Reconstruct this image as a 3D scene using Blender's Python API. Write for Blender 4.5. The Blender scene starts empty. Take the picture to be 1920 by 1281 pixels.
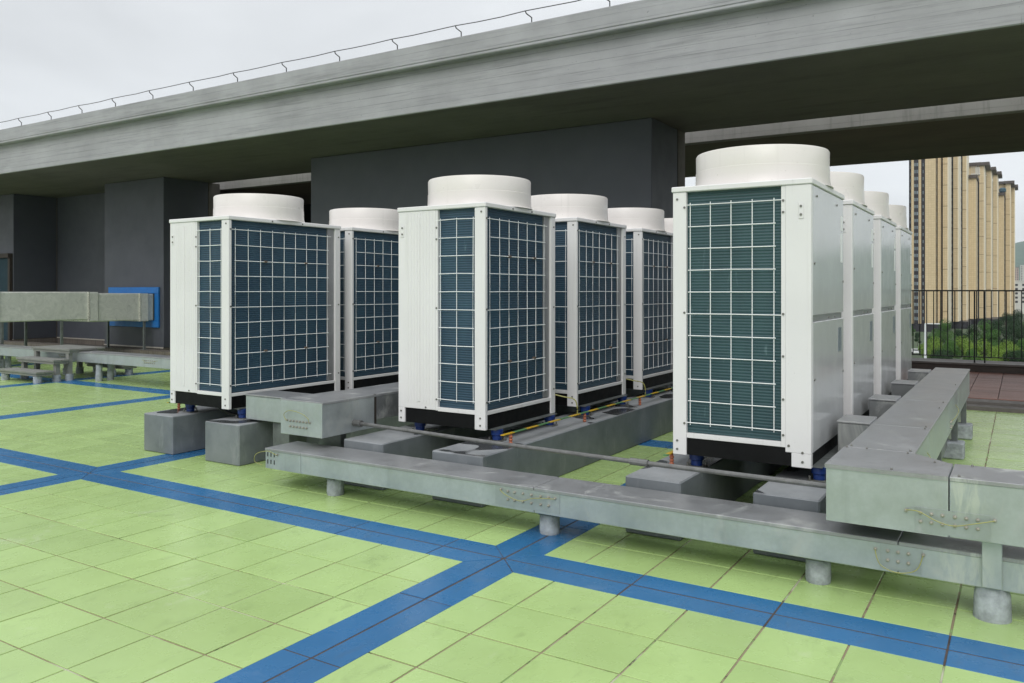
import bpy, math, random
from mathutils import Vector
random.seed(7)
S = bpy.context.scene
COL = S.collection
R = math.radians

# ------------------------------------------------------------------ camera
YAW = math.atan2(955, 1530)
cam_d = bpy.data.cameras.new('camera')
cam = bpy.data.objects.new('camera', cam_d); COL.objects.link(cam)
cam.location = (0, 0, 1.5)
cam.rotation_euler = (R(90), 0, YAW)
cam_d.sensor_width = 36; cam_d.lens = 1530 / 1920 * 36
cam_d.shift_y = -95.0 / 1920
cam_d.clip_end = 20000; cam_d.clip_start = .05
S.camera = cam
# ------------------------------------------------------------------ world: overcast sky
SUN_EL, SUN_AZ = R(42), R(162)          # high, behind the camera, veiled by cloud
w = bpy.data.worlds.new('World'); S.world = w; w.use_nodes = True
nt = w.node_tree; nt.nodes.clear()
def N(t, **k):
    n = nt.nodes.new(t)
    for a, b in k.items(): setattr(n, a, b)
    return n
def L(a, b): nt.links.new(a, b)
out = N('ShaderNodeOutputWorld'); bg = N('ShaderNodeBackground'); bg.inputs[1].default_value = .1
sky = N('ShaderNodeTexSky', sky_type='NISHITA', sun_disc=False, sun_elevation=SUN_EL, sun_rotation=SUN_AZ)
tc = N('ShaderNodeTexCoord'); sep = N('ShaderNodeSeparateXYZ'); L(tc.outputs['Generated'], sep.inputs[0])
cl = N('ShaderNodeMath', operation='MAXIMUM'); L(sep.outputs[2], cl.inputs[0]); cl.inputs[1].default_value = 0
cie = N('ShaderNodeMath', operation='MULTIPLY_ADD'); L(cl.outputs[0], cie.inputs[0]); cie.inputs[1].default_value = 8.8; cie.inputs[2].default_value = 6.0
mp = N('ShaderNodeMapping'); mp.inputs['Scale'].default_value = (1, 1, 3.2); L(tc.outputs['Generated'], mp.inputs[0])
no = N('ShaderNodeTexNoise'); no.inputs['Scale'].default_value = 1.7; no.inputs['Detail'].default_value = 5; no.inputs['Roughness'].default_value = .5; no.inputs['Distortion'].default_value = .5
L(mp.outputs[0], no.inputs['Vector'])
mr = N('ShaderNodeMapRange'); mr.inputs[1].default_value = .3; mr.inputs[2].default_value = .7; mr.inputs[3].default_value = .80; mr.inputs[4].default_value = 1.13
L(no.outputs[0], mr.inputs[0])
hzb = N('ShaderNodeMath', operation='MULTIPLY'); L(cl.outputs[0], hzb.inputs[0]); hzb.inputs[1].default_value = -9
hze = N('ShaderNodeMath', operation='EXPONENT'); L(hzb.outputs[0], hze.inputs[0])
hzm = N('ShaderNodeMath', operation='MULTIPLY_ADD'); L(hze.outputs[0], hzm.inputs[0]); hzm.inputs[1].default_value = 6.6; L(cie.outputs[0], hzm.inputs[2])
mu = N('ShaderNodeMath', operation='MULTIPLY'); L(hzm.outputs[0], mu.inputs[0]); L(mr.outputs[0], mu.inputs[1])
tint = N('ShaderNodeVectorMath', operation='SCALE'); tint.inputs[0].default_value = (.955, .985, 1.01); L(mu.outputs[0], tint.inputs['Scale'])
mx = N('ShaderNodeMix', data_type='RGBA'); mx.inputs[0].default_value = .93
L(sky.outputs[0], mx.inputs[6]); L(tint.outputs[0], mx.inputs[7]); L(mx.outputs[2], bg.inputs[0]); L(bg.outputs[0], out.inputs[0])
# ------------------------------------------------------------------ sun (veiled)
sd = bpy.data.lights.new('sun', 'SUN'); sd.energy = 1.45; sd.angle = R(40); sd.color = (1, .97, .93)
so = bpy.data.objects.new('sun', sd); COL.objects.link(so)
sdir = Vector((math.sin(SUN_AZ) * math.cos(SUN_EL), math.cos(SUN_AZ) * math.cos(SUN_EL), math.sin(SUN_EL)))
so.rotation_euler = sdir.to_track_quat('Z', 'Y').to_euler(); so.location = (0, -5, 20)
vs = S.view_settings; vs.view_transform = 'Standard'; vs.look = 'None'; vs.exposure = 0; vs.gamma = 1; vs.use_curve_mapping = False

# ------------------------------------------------------------------ materials
MATS = {}
def lin(r, g, b):
    return tuple(((c / 255 + .055) / 1.055) ** 2.4 if c > 10 else c / 255 / 12.92 for c in (r, g, b)) + (1,)
class MT:
    def __init__(s, name):
        s.m = bpy.data.materials.new(name); s.m.use_nodes = True; s.t = s.m.node_tree
        s.b = s.t.nodes['Principled BSDF']; MATS[name] = s.m
        s.geo = s.t.nodes.new('ShaderNodeNewGeometry'); s.pos = s.geo.outputs['Position']
    def n(s, t, **k):
        q = s.t.nodes.new(t)
        for a, b in k.items(): setattr(q, a, b)
        return q
    def l(s, a, b): s.t.links.new(a, b)
    def vec(s, scale=(1, 1, 1)):
        q = s.n('ShaderNodeMapping'); q.inputs['Scale'].default_value = scale; s.l(s.pos, q.inputs[0]); return q.outputs[0]
    def noise(s, scale, detail=4, rough=.55, st=(1, 1, 1), dist=0):
        q = s.n('ShaderNodeTexNoise'); q.inputs['Scale'].default_value = scale; q.inputs['Detail'].default_value = detail
        q.inputs['Roughness'].default_value = rough; q.inputs['Distortion'].default_value = dist
        s.l(s.vec(st), q.inputs['Vector']); return q.outputs[0]
    def rng(s, v, a, b, c=0, d=1):
        q = s.n('ShaderNodeMapRange'); s.l(v, q.inputs[0])
        for i, x in enumerate((a, b, c, d)): q.inputs[i + 1].default_value = x
        return q.outputs[0]
    def mix(s, f, a, b, mode='MIX'):
        q = s.n('ShaderNodeMix', data_type='RGBA', blend_type=mode)
        if hasattr(f, 'links'): s.l(f, q.inputs[0])
        else: q.inputs[0].default_value = f
        for i, x in ((6, a), (7, b)):
            if hasattr(x, 'links'): s.l(x, q.inputs[i])
            else: q.inputs[i].default_value = x
        return q.outputs[2]
    def math(s, op, a, b=None):
        q = s.n('ShaderNodeMath', operation=op)
        for i, x in enumerate((a, b)):
            if x is None: continue
            if hasattr(x, 'links'): s.l(x, q.inputs[i])
            else: q.inputs[i].default_value = x
        return q.outputs[0]
    def setc(s, c):
        if hasattr(c, 'links'): s.l(c, s.b.inputs['Base Color'])
        else: s.b.inputs['Base Color'].default_value = c
    def setr(s, v):
        if hasattr(v, 'links'): s.l(v, s.b.inputs['Roughness'])
        else: s.b.inputs['Roughness'].default_value = v
    def bump(s, h, strength=.3, dist=.01):
        q = s.n('ShaderNodeBump'); q.inputs['Strength'].default_value = strength; q.inputs['Distance'].default_value = dist
        s.l(h, q.inputs['Height']); s.l(q.outputs[0], s.b.inputs['Normal'])
def scale_c(c, k): return (c[0] * k, c[1] * k, c[2] * k, 1)
def simple(name, c, rough=.5, metal=0, var=.12, scale=4, bumps=0, bscale=60, spec=.5, st=(1, 1, 1)):
    m = MT(name)
    f = m.rng(m.noise(scale, 5, .6, st), .3, .7)
    m.setc(m.mix(f, scale_c(c, 1 - var), scale_c(c, 1 + var)))
    m.setr(m.rng(m.noise(scale * 2.3, 4, .6, st), .3, .7, max(.03, rough - .07), min(1, rough + .07)))
    m.b.inputs['Metallic'].default_value = metal; m.b.inputs['Specular IOR Level'].default_value = spec
    if bumps: m.bump(m.noise(bscale, 3), bumps)
    return m.m

def painted_tile(name, col, dark):
    m = MT(name)
    oi = m.n('ShaderNodeObjectInfo')
    f = m.rng(m.noise(2.2, 5, .62), .3, .72)
    c = m.mix(f, scale_c(col, .93), scale_c(col, 1.04))
    r = m.rng(oi.outputs['Random'], 0, 1, .92, 1.06)
    c = m.mix(1, c, r, 'MULTIPLY')
    # scuffs and grime with shapes of their own
    g = m.rng(m.noise(9, 6, .7, (1, .45, 1), .6), .56, .78, 0, .5)
    c = m.mix(g, c, dark)
    st = m.rng(m.noise(.7, 5, .65), .48, .72, 0, .38)
    c = m.mix(st, c, (col[0] * .74, col[1] * .72, col[2] * .6, 1))
    wn = m.rng(m.noise(1.7, 6, .72, (1, 1, 1), .9), .60, .72, 0, .35); c = m.mix(wn, c, lin(196, 204, 178) if col[1] > col[2] else lin(110, 140, 175))
    m.setc(c)
    m.setr(m.rng(m.noise(5, 4, .6), .3, .7, .22, .33))
    m.b.inputs['Specular IOR Level'].default_value = .36
    m.bump(m.noise(2.2, 2, .4), .05, .01)
    return m.m
GREEN = lin(169, 196, 127); BLUE = lin(44, 105, 154)
painted_tile('green_paint', GREEN, lin(120, 140, 90))
painted_tile('blue_paint', BLUE, lin(70, 90, 110))
painted_tile('faded_blue_paint', lin(128, 138, 150), lin(90, 95, 100))
# joints between tiles: partly painted over, partly open, partly sandy
m = MT('tile_joint')
n1 = m.noise(3.1, 5, .65); n2 = m.noise(11, 4, .6); n3 = m.noise(1.3, 3, .5)
c = m.mix(m.rng(n1, .40, .47), lin(136, 160, 106), lin(142, 126, 106))
c = m.mix(m.rng(n2, .58, .64), c, lin(60, 50, 42))
c = m.mix(m.rng(n3, .54, .60, 0, .85), c, lin(192, 190, 172))
m.setc(c); m.setr(.8)
simple('band_joint', lin(78, 66, 58), .8, var=.35, scale=14)
# galvanised sheet
def galv(name, base, metal=.55, chalk=.5):
    m = MT(name)
    n1 = m.noise(5, 6, .65); n2 = m.noise(42, 3, .6); n3 = m.noise(2.6, 5, .7, (1, 1, .5), 1.0)
    c = m.mix(m.rng(n1, .3, .7), scale_c(base, .84), scale_c(base, 1.1))
    c = m.mix(m.rng(n2, .35, .65, 0, .25), c, scale_c(base, .76))
    c = m.mix(m.rng(m.noise(.8, 4, .6), .5, .7, 0, .3), c, scale_c(base, .7))
    ch = m.rng(n3, .57, .70, 0, min(.9, chalk * 1.5))
    c = m.mix(ch, c, lin(188, 190, 186))
    run = m.rng(m.noise(14, 3, .5, (1, 1, .06)), .60, .72, 0, .25)
    c = m.mix(run, c, scale_c(base, .6))
    for (q, rad) in (((-.22, 4.2, .58), .12), ((-.22, 4.29, .21), .16), ((.06, 4.29, .20), .14)):     # smeared sealant and lime marks
        d = m.n('ShaderNodeVectorMath', operation='DISTANCE'); m.l(m.pos, d.inputs[0]); d.inputs[1].default_value = q
        k = m.math('MULTIPLY', m.rng(d.outputs['Value'], rad, rad * .45), m.rng(m.noise(22, 5, .7, (1, 1, .22), .5), .44, .58, 0, .85))
        c = m.mix(k, c, lin(196, 200, 194))
    m.setc(c); m.b.inputs['Metallic'].default_value = metal
    m.setr(m.mix(ch, m.rng(n1, .3, .7, .30, .46), (.75, .75, .75, 1))); m.bump(m.noise(1.6, 2), .10, .03)
    return m.m
galv('galvanised', (.45, .49, .50, 1), .6); galv('galvanised_plate', (.40, .435, .445, 1), .6); galv('galvanised_old', (.33, .335, .345, 1), .45, .5); galv('galvanised_dull', (.21, .22, .225, 1), .35, .5)
# white powder coat
def white(name, c, rough):
    m = MT(name)
    c1 = m.mix(m.rng(m.noise(1.6, 4), .3, .7), scale_c(c, .95), scale_c(c, 1.02))
    run = m.rng(m.noise(16, 4, .6, (1, 1, .05)), .60, .75, 0, .16)
    c1 = m.mix(run, c1, lin(150, 150, 140))
    sp = m.rng(m.noise(55, 2), .70, .76, 0, .25)
    c1 = m.mix(sp, c1, lin(120, 115, 105))
    m.setc(c1); m.setr(m.rng(m.noise(7, 3), .3, .7, rough - .06, rough + .06)); m.bump(m.noise(1.8, 2), .05, .02)
    return m.m
white('white_enamel', lin(221, 220, 220), .36); white('white_gloss_panel', lin(188, 190, 191), .15); white('shroud_plastic', lin(220, 215, 211), .33)
simple('wire_white', lin(240, 242, 242), .4, var=.05)
simple('black_base', lin(13, 14, 15), .6, var=.25, scale=9, spec=.2)
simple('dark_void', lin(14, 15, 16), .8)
simple('screw_steel', lin(120, 120, 115), .4, .7)
simple('bolt_brass', lin(160, 157, 146), .4, .6)
simple('clip_brown', lin(98, 86, 76), .6)
simple('isolator_blue', lin(15, 46, 108), .4, var=.2, scale=20)
simple('insulator_orange', lin(176, 104, 76), .4)
simple('nameplate', lin(112, 122, 130), .4, var=.3, scale=60)
simple('sticker_white', lin(232, 234, 234), .4, var=.03)
simple('rubber_black', lin(30, 30, 31), .6)
simple('pipe_steel', lin(116, 116, 115), .42, .55, var=.25, scale=18)
simple('leg_steel', lin(108, 113, 112), .45, .4, var=.25, scale=12)
# coil: tube rows and fins behind the guard
def coil(cname, c0, c1, c2):
    m = MT(cname)
    sx = m.n('ShaderNodeSeparateXYZ'); m.l(m.pos, sx.inputs[0])
    row = m.math('SINE', m.math('MULTIPLY', sx.outputs[2], 2 * math.pi / .019))
    n1 = m.noise(3.0, 5, .65, (1, 1, .35)); n2 = m.noise(26, 4, .6, (1, 1, .18))
    c = m.mix(m.rng(row, -1, 1), c0, c1)
    c = m.mix(m.rng(n1, .35, .7, 0, .6), c, c2)
    c = m.mix(m.rng(n2, .66, .78, 0, .4), c, lin(130, 155, 160))
    m.setc(c); m.setr(.45); m.b.inputs['Metallic'].default_value = 0
    fin = m.math('SINE', m.math('MULTIPLY', m.math('ADD', sx.outputs[0], sx.outputs[1]), 2 * math.pi / .006))
    m.bump(m.math('ADD', row, m.math('MULTIPLY', fin, .3)), .35, .004)
coil('coil_fins', lin(24, 47, 65), lin(36, 67, 87), lin(50, 83, 100)); coil('coil_teal', lin(30, 56, 62), lin(40, 71, 77), lin(52, 86, 90))
# grey plinth paint with wet patches
m = MT('plinth_paint')
n1 = m.noise(4.2, 5, .6); n3 = m.noise(2.3, 1, .4, (1, 1, 1), .2)
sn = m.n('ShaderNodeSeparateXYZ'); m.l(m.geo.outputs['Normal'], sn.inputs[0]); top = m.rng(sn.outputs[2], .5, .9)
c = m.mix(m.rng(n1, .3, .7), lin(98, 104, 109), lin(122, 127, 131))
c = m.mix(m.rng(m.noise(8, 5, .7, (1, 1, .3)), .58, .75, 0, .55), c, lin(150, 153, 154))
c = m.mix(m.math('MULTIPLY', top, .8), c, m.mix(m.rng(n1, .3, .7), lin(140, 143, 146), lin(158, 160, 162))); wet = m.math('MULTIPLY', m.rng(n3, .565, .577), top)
c = m.mix(wet, c, lin(72, 74, 76)); m.setc(c)
m.setr(m.rng(wet, 0, 1, .55, .22)); m.bump(m.noise(22, 3), .12, .01)
# board-marked concrete
def concrete(name, base, st=(.22, 1, 5.5), brown=0):
    m = MT(name)
    n1 = m.noise(1.1, 6, .62); n2 = m.noise(3.4, 5, .68, st); n3 = m.noise(.55, 4, .6, (1, 1, 1), .8)
    c = m.mix(m.rng(n1, .3, .7), scale_c(base, .86), scale_c(base, 1.12))
    c = m.mix(m.rng(n2, .52, .68, 0, .5), c, scale_c(base, .52))
    c = m.mix(m.rng(n3, .55, .72, 0, .4), c, scale_c(base, .68))
    pores = m.rng(m.noise(26, 2), .72, .76, 0, .5); c = m.mix(pores, c, scale_c(base, .4))
    m.setr(.75)
    br = m.n('ShaderNodeTexBrick'); br.offset = .37
    q = m.n('ShaderNodeCombineXYZ'); sp = m.n('ShaderNodeSeparateXYZ'); m.l(m.pos, sp.inputs[0])
    m.l(sp.outputs[0], q.inputs[0]); m.l(m.math('ADD', sp.outputs[2], sp.outputs[1]), q.inputs[1]); m.l(q.outputs[0], br.inputs['Vector'])
    br.inputs['Scale'].default_value = 1; br.inputs['Brick Width'].default_value = 37; br.inputs['Row Height'].default_value = .115; br.inputs['Mortar Size'].default_value = .003
    br.inputs['Color1'].default_value = (1, 1, 1, 1); br.inputs['Color2'].default_value = (.86, .86, .86, 1); br.inputs['Mortar'].default_value = (.5, .5, .5, 1)
    ln = m.rng(m.noise(2.0, 4, .6, (.5, 1, 3)), .42, .62, .15, .75); m.setc(m.mix(ln, c, m.mix(1, c, br.outputs[0], 'MULTIPLY')))
    h = m.mix(.35, br.outputs[0], n2)
    m.bump(h, .6, .014)
    return m.m
concrete('concrete', (.345, .35, .362, 1)); concrete('concrete_shaded', (.122, .115, .105, 1)); concrete('concrete_shaded_brown', (.115, .088, .07, 1)); concrete('concrete_streaked', (.25, .245, .235, 1), (4, 4, .3))  # underside shade put into darker soffit colours; brown one imitates the deck's reflection
simple('grey_wall', lin(72, 75, 83), .55, var=.07, scale=1.3, bumps=.06, bscale=120)
simple('pier_brown', lin(84, 80, 75), .7, var=.15)
m = MT('brick_curb')
br = m.n('ShaderNodeTexBrick'); m.l(m.vec((1, 1, 1)), br.inputs['Vector']); br.inputs['Scale'].default_value = 6
br.inputs['Color1'].default_value = lin(102, 94, 86); br.inputs['Color2'].default_value = lin(88, 82, 76); br.inputs['Mortar'].default_value = lin(130, 125, 118)
m.setc(br.outputs[0]); m.setr(.8)
simple('curb_trim', lin(176, 170, 160), .5, .2)
simple('panel_blue', lin(18, 104, 176), .5, var=.1, scale=3)
m = MT('duct_foil')
n1 = m.noise(6, 6, .7, (1, 1, 1), 1.5)
m.setc(m.mix(m.rng(n1, .3, .7), lin(186, 190, 184), lin(214, 216, 210))); m.b.inputs['Metallic'].default_value = .15
m.setr(m.rng(n1, .3, .7, .25, .5)); m.bump(n1, .35, .02)
simple('foil_tape', lin(205, 205, 195), .3, .5, var=.2, scale=20)
simple('step_grey', lin(124, 125, 121), .6, var=.12, scale=8)
simple('concrete_foot', lin(150, 156, 160), .8, var=.38, scale=16, bumps=.5, bscale=45)
simple('rust_brown', lin(52, 45, 40), .7, var=.3, scale=15)
simple('door_teal', lin(34, 56, 66), .6, spec=.15)
m = MT('deck_board')
oi = m.n('ShaderNodeObjectInfo')
c = m.mix(m.rng(m.noise(7, 5, .65, (.35, 4, 1)), .3, .7), lin(104, 72, 63), lin(150, 110, 98))
m.setc(m.mix(1, c, m.rng(oi.outputs['Random'], 0, 1, .85, 1.12), 'MULTIPLY')); m.setr(.5)
simple('parapet_dark', lin(58, 50, 45), .6, var=.25, scale=3, st=(1, 1, 4))
simple('kerb_grey', lin(96, 92, 88), .6, var=.2, scale=5)
simple('rail_black', lin(18, 19, 21), .45, .2)
m = MT('earth_stripe')
sx = m.n('ShaderNodeSeparateXYZ'); m.l(m.pos, sx.inputs[0])
sq = m.math('GREATER_THAN', m.math('FRACT', m.math('MULTIPLY', sx.outputs[1], 1 / .36)), .5)
m.setc(m.mix(sq, lin(196, 160, 38), lin(84, 128, 82))); m.setr(.45)
simple('earth_wire', lin(150, 148, 84), .45, var=.2, scale=40)
simple('wire_dark', lin(44, 46, 48), .5, .3)
# far town
m = MT('tower_tile')
br = m.n('ShaderNodeTexBrick'); br.offset = 0; sp = m.n('ShaderNodeSeparateXYZ'); m.l(m.pos, sp.inputs[0]); q = m.n('ShaderNodeCombineXYZ')
m.l(m.math('ADD', sp.outputs[0], sp.outputs[1]), q.inputs[0]); m.l(sp.outputs[2], q.inputs[1]); m.l(q.outputs[0], br.inputs['Vector'])
br.inputs['Scale'].default_value = 1; br.inputs['Brick Width'].default_value = 1.0; br.inputs['Row Height'].default_value = 1.0; br.inputs['Mortar Size'].default_value = .03
br.inputs['Color1'].default_value = lin(208, 188, 150); br.inputs['Color2'].default_value = lin(200, 180, 142); br.inputs['Mortar'].default_value = lin(168, 148, 116)
m.setc(br.outputs[0]); m.setr(.5)
simple('tower_lit_side', lin(232, 222, 198), .5, var=.05, scale=.3); simple('tower_dark', lin(30, 28, 36), .5, var=.1, scale=.2); simple('tower_cap', lin(78, 70, 64), .6)
simple('tower_glass', lin(118, 130, 135), .15, 0, var=.3, scale=.6); simple('tower_joint', lin(112, 92, 70), .7)
simple('machine_teal', lin(52, 84, 98), .5); simple('block_white', lin(200, 198, 190), .6, var=.08, scale=.2); simple('block_pink', lin(176, 156, 146), .6, var=.08, scale=.2)
simple('hill_forest', lin(62, 88, 66), .9, var=.3, scale=.02); simple('ground_grass', lin(62, 78, 48), .9, var=.3, scale=.15)
simple('bark', lin(76, 64, 52), .9, var=.2, scale=6)
def leaf(name, c):
    m = MT(name); f = m.rng(m.noise(.9, 4, .7), .3, .7); f2 = m.rng(m.noise(14, 2), .3, .7)
    m.setc(m.mix(f2, m.mix(f, scale_c(c, .6), scale_c(c, 1.25)), scale_c(c, .9))); m.setr(.8); m.b.inputs['Specular IOR Level'].default_value = .15
    m.b.inputs['Subsurface Weight'].default_value = 0
leaf('leaf_dark', lin(40, 64, 34)); leaf('leaf_mid', lin(70, 106, 46)); leaf('leaf_light', lin(108, 136, 54))
simple('car_white', lin(230, 232, 234), .25, var=.02); simple('car_glass', lin(30, 36, 42), .1); simple('lamp_white', lin(215, 218, 220), .4, var=.03)

# ------------------------------------------------------------------ mesh helpers
class MB:
    def __init__(s): s.v = []; s.f = []
    def add(s, vs, fs):
        o = len(s.v); s.v += [tuple(v) for v in vs]; s.f += [tuple(i + o for i in f) for f in fs]; return s
    def box(s, x0, x1, y0, y1, z0, z1):
        return s.add([(x0, y0, z0), (x1, y0, z0), (x1, y1, z0), (x0, y1, z0), (x0, y0, z1), (x1, y0, z1), (x1, y1, z1), (x0, y1, z1)],
                     [(0, 3, 2, 1), (4, 5, 6, 7), (0, 1, 5, 4), (1, 2, 6, 5), (2, 3, 7, 6), (3, 0, 4, 7)])
    def cbox(s, x0, x1, y0, y1, z0, z1, c=.004):
        # box with chamfered edges
        X = (x0, x1); Y = (y0, y1); Z = (z0, z1); v = []; idx = {}
        for i in (0, 1):
            for j in (0, 1):
                for k in (0, 1):
                    sx, sy, sz = (1 if i == 0 else -1), (1 if j == 0 else -1), (1 if k == 0 else -1)
                    idx[i, j, k, 0] = len(v); v.append((X[i], Y[j] + sy * c, Z[k] + sz * c))
                    idx[i, j, k, 1] = len(v); v.append((X[i] + sx * c, Y[j], Z[k] + sz * c))
                    idx[i, j, k, 2] = len(v); v.append((X[i] + sx * c, Y[j] + sy * c, Z[k]))
        F = []; g = lambda i, j, k, a: idx[i, j, k, a]
        for i in (0, 1):
            q = [g(i, 0, 0, 0), g(i, 1, 0, 0), g(i, 1, 1, 0), g(i, 0, 1, 0)]; F.append(q if i else q[::-1])
        for j in (0, 1):
            q = [g(0, j, 0, 1), g(1, j, 0, 1), g(1, j, 1, 1), g(0, j, 1, 1)]; F.append(q[::-1] if j else q)
        for k in (0, 1):
            q = [g(0, 0, k, 2), g(1, 0, k, 2), g(1, 1, k, 2), g(0, 1, k, 2)]; F.append(q if k else q[::-1])
        for j in (0, 1):
            for k in (0, 1):
                q = [g(0, j, k, 1), g(1, j, k, 1), g(1, j, k, 2), g(0, j, k, 2)]; F.append(q if j == k else q[::-1])
        for i in (0, 1):
            for k in (0, 1):
                q = [g(i, 0, k, 0), g(i, 1, k, 0), g(i, 1, k, 2), g(i, 0, k, 2)]; F.append(q[::-1] if i == k else q)
        for i in (0, 1):
            for j in (0, 1):
                q = [g(i, j, 0, 0), g(i, j, 1, 0), g(i, j, 1, 1), g(i, j, 0, 1)]; F.append(q if i == j else q[::-1])
                for k in (0, 1):
                    q = [g(i, j, k, 0), g(i, j, k, 1), g(i, j, k, 2)]; F.append(q)
        return s.add(v, F)
    def prism(s, poly, z0, z1):
        n = len(poly)
        return s.add([(x, y, z0) for x, y in poly] + [(x, y, z1) for x, y in poly],
                     [tuple(range(n))[::-1], tuple(range(n, 2 * n))] + [(i, (i + 1) % n, n + (i + 1) % n, n + i) for i in range(n)])
    def lathe(s, prof, cx=0, cy=0, n=48, close=False):
        o = [(cx + r * math.cos(2 * math.pi * i / n), cy + r * math.sin(2 * math.pi * i / n), z) for r, z in prof for i in range(n)]
        F = []; m = len(prof)
        for k in range(m if close else m - 1):
            for i in range(n):
                a = k * n + i; b = k * n + (i + 1) % n; kk = ((k + 1) % m) * n
                F.append((a, b, kk + (i + 1) % n, kk + i))
        if not close: F.append(tuple(range(n))[::-1]); F.append(tuple(range((m - 1) * n, m * n)))
        return s.add(o, F)
    def cyl(s, cx, cy, z0, z1, r, n=16, r1=None): return s.lathe([(r, z0), (r if r1 is None else r1, z1)], cx, cy, n)
    def tube(s, pts, r, n=6):
        P = [Vector(p) for p in pts]; rings = []
        for i, p in enumerate(P):
            d = (P[min(i + 1, len(P) - 1)] - P[max(i - 1, 0)]).normalized()
            u = d.cross(Vector((0, 0, 1)));
            if u.length < 1e-3: u = d.cross(Vector((0, 1, 0)))
            u.normalize(); v = d.cross(u)
            rr = r[i] if isinstance(r, (list, tuple)) else r
            rings.append([p + (u * math.cos(2 * math.pi * k / n) + v * math.sin(2 * math.pi * k / n)) * rr for k in range(n)])
        V = [q for ring in rings for q in ring]; F = []
        for i in range(len(P) - 1):
            for k in range(n): F.append((i * n + k, i * n + (k + 1) % n, (i + 1) * n + (k + 1) % n, (i + 1) * n + k))
        F.append(tuple(range(n))[::-1]); F.append(tuple(range((len(P) - 1) * n, len(P) * n)))
        return s.add(V, F)
    def mesh(s, name, mat, org=(0, 0, 0), smooth=False):
        me = bpy.data.meshes.new(name)
        me.from_pydata([(x - org[0], y - org[1], z - org[2]) for x, y, z in s.v], [], s.f)
        if isinstance(mat, str): mat = [mat]
        for q in mat: me.materials.append(MATS[q])
        if smooth:
            for p in me.polygons: p.use_smooth = True
        me.update(); return me
    def build(s, name, mat, parent=None, org=None, smooth=False, auto=False):
        if org is None:
            org = (0, 0, 0)
            q = parent
            while q is not None: org = tuple(a + b for a, b in zip(org, q.location)); q = q.parent
        o = bpy.data.objects.new(name, s.mesh(name, mat, org, smooth or auto)); COL.objects.link(o); o.parent = parent
        if auto: auto_smooth(o)
        return o
def auto_smooth(o):
    me = o.data
    if len(me.polygons) > 3000: return
    edges = {}
    for p in me.polygons:
        for k in p.edge_keys: edges.setdefault(k, []).append(p.normal.copy())
    ek = {tuple(sorted(e.vertices)): e for e in me.edges}
    for k, ns in edges.items():
        if len(ns) == 2 and ns[0].angle(ns[1], 0) > R(35): ek[tuple(sorted(k))].use_edge_sharp = True
def tag(o, label=None, cat=None, group=None, kind=None):
    if label: o['label'] = label
    if cat: o['category'] = cat
    if group: o['group'] = group
    if kind: o['kind'] = kind
    return o
def thing(name, label, cat, loc=(0, 0, 0), group=None):
    o = bpy.data.objects.new(name, None); COL.objects.link(o); o.location = loc; o.empty_display_size = .1
    return tag(o, label, cat, group)
def copy_tree(o, parent=None):
    c = o.copy(); COL.objects.link(c); c.parent = parent
    for ch in list(o.children): copy_tree(ch, c)
    return c
def one(name, mb, mat, loc, label, cat, group=None, auto=False):
    o = bpy.data.objects.new(name, mb.mesh(name, mat, loc, auto)); COL.objects.link(o); o.location = loc
    if auto: auto_smooth(o)
    return tag(o, label, cat, group)
def struct(name, mb, mat, parent=None):
    o = mb.build(name, mat, parent)
    if parent is None: o['kind'] = 'structure'
    return o
def arc(p0, p1, sag, n=8):
    p0 = Vector(p0); p1 = Vector(p1); sag = Vector(sag)
    return [p0.lerp(p1, i / n) + sag * (4 * (i / n) * (1 - i / n)) for i in range(n + 1)]

# ------------------------------------------------------------------ floor: painted roof tiles
BX = [5.64, 1.59, -2.463, -6.513, -10.25, -13.55, -17.2, -21.0]; BY = [.17, 3.86, 7.55]
HX, HY = .163, .168
FX0, FX1, FY0, FY1 = -26, 7.5, -4, 11.77
struct('floor', MB().box(-34, 9, -9, 11.80, -16.2, -.0045), 'tile_joint')
floor = bpy.data.objects['floor']
struct('band_joints', MB(), 'band_joint') if False else None
bj = MB()
for x in BX: bj.box(x - HX, x + HX, FY0, FY1, -.0045, -.003)
for y in BY:
    xs = sorted(BX); prev = FX0
    for x in xs + [None]:
        e = FX1 if x is None else x - HX
        if e > prev: bj.box(prev, e, y - HY, y + HY, -.0045, -.003)
        prev = e if x is None else x + HX
bjo = bj.build('band_joint', 'band_joint', floor)
def inset(poly, d):
    n = len(poly); outp = []
    for i in range(n):
        p0 = Vector(poly[i - 1]); p1 = Vector(poly[i]); p2 = Vector(poly[(i + 1) % n])
        a = (p1 - p0).normalized(); b = (p2 - p1).normalized()
        na = Vector((-a.y, a.x)); nb = Vector((-b.y, b.x))
        k = na + nb; k = k / max(.2, k.dot(na)); outp.append(p1 + k * d)
    return [(q.x, q.y) for q in outp]
def tile_mb(poly, gap, cx, cy, dz=0):
    a = inset(poly, gap); b = inset(poly, gap + .0018); n = len(poly); mb = MB()
    V = [(x - cx, y - cy, -.0045) for x, y in a] + [(x - cx, y - cy, -.0012 + dz) for x, y in a] + [(x - cx, y - cy, dz) for x, y in b]
    F = [tuple(range(2 * n, 3 * n))]
    for k in (0, 1):
        for i in range(n): F.append((k * n + i, k * n + (i + 1) % n, (k + 1) * n + (i + 1) % n, (k + 1) * n + i))
    return mb.add(V, F)
GAP = .0041
tiles = []     # (polygon, material)
xs = sorted(BX); ys = sorted(BY)
xcells = [(FX0, xs[0] - HX)] + [(xs[i] + HX, xs[i + 1] - HX) for i in range(len(xs) - 1)] + [(xs[-1] + HX, FX1)]
ycells = [(FY0, ys[0] - HY), (ys[0] + HY, ys[1] - HY), (ys[1] + HY, ys[2] - HY), (ys[2] + HY, FY1)]
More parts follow.
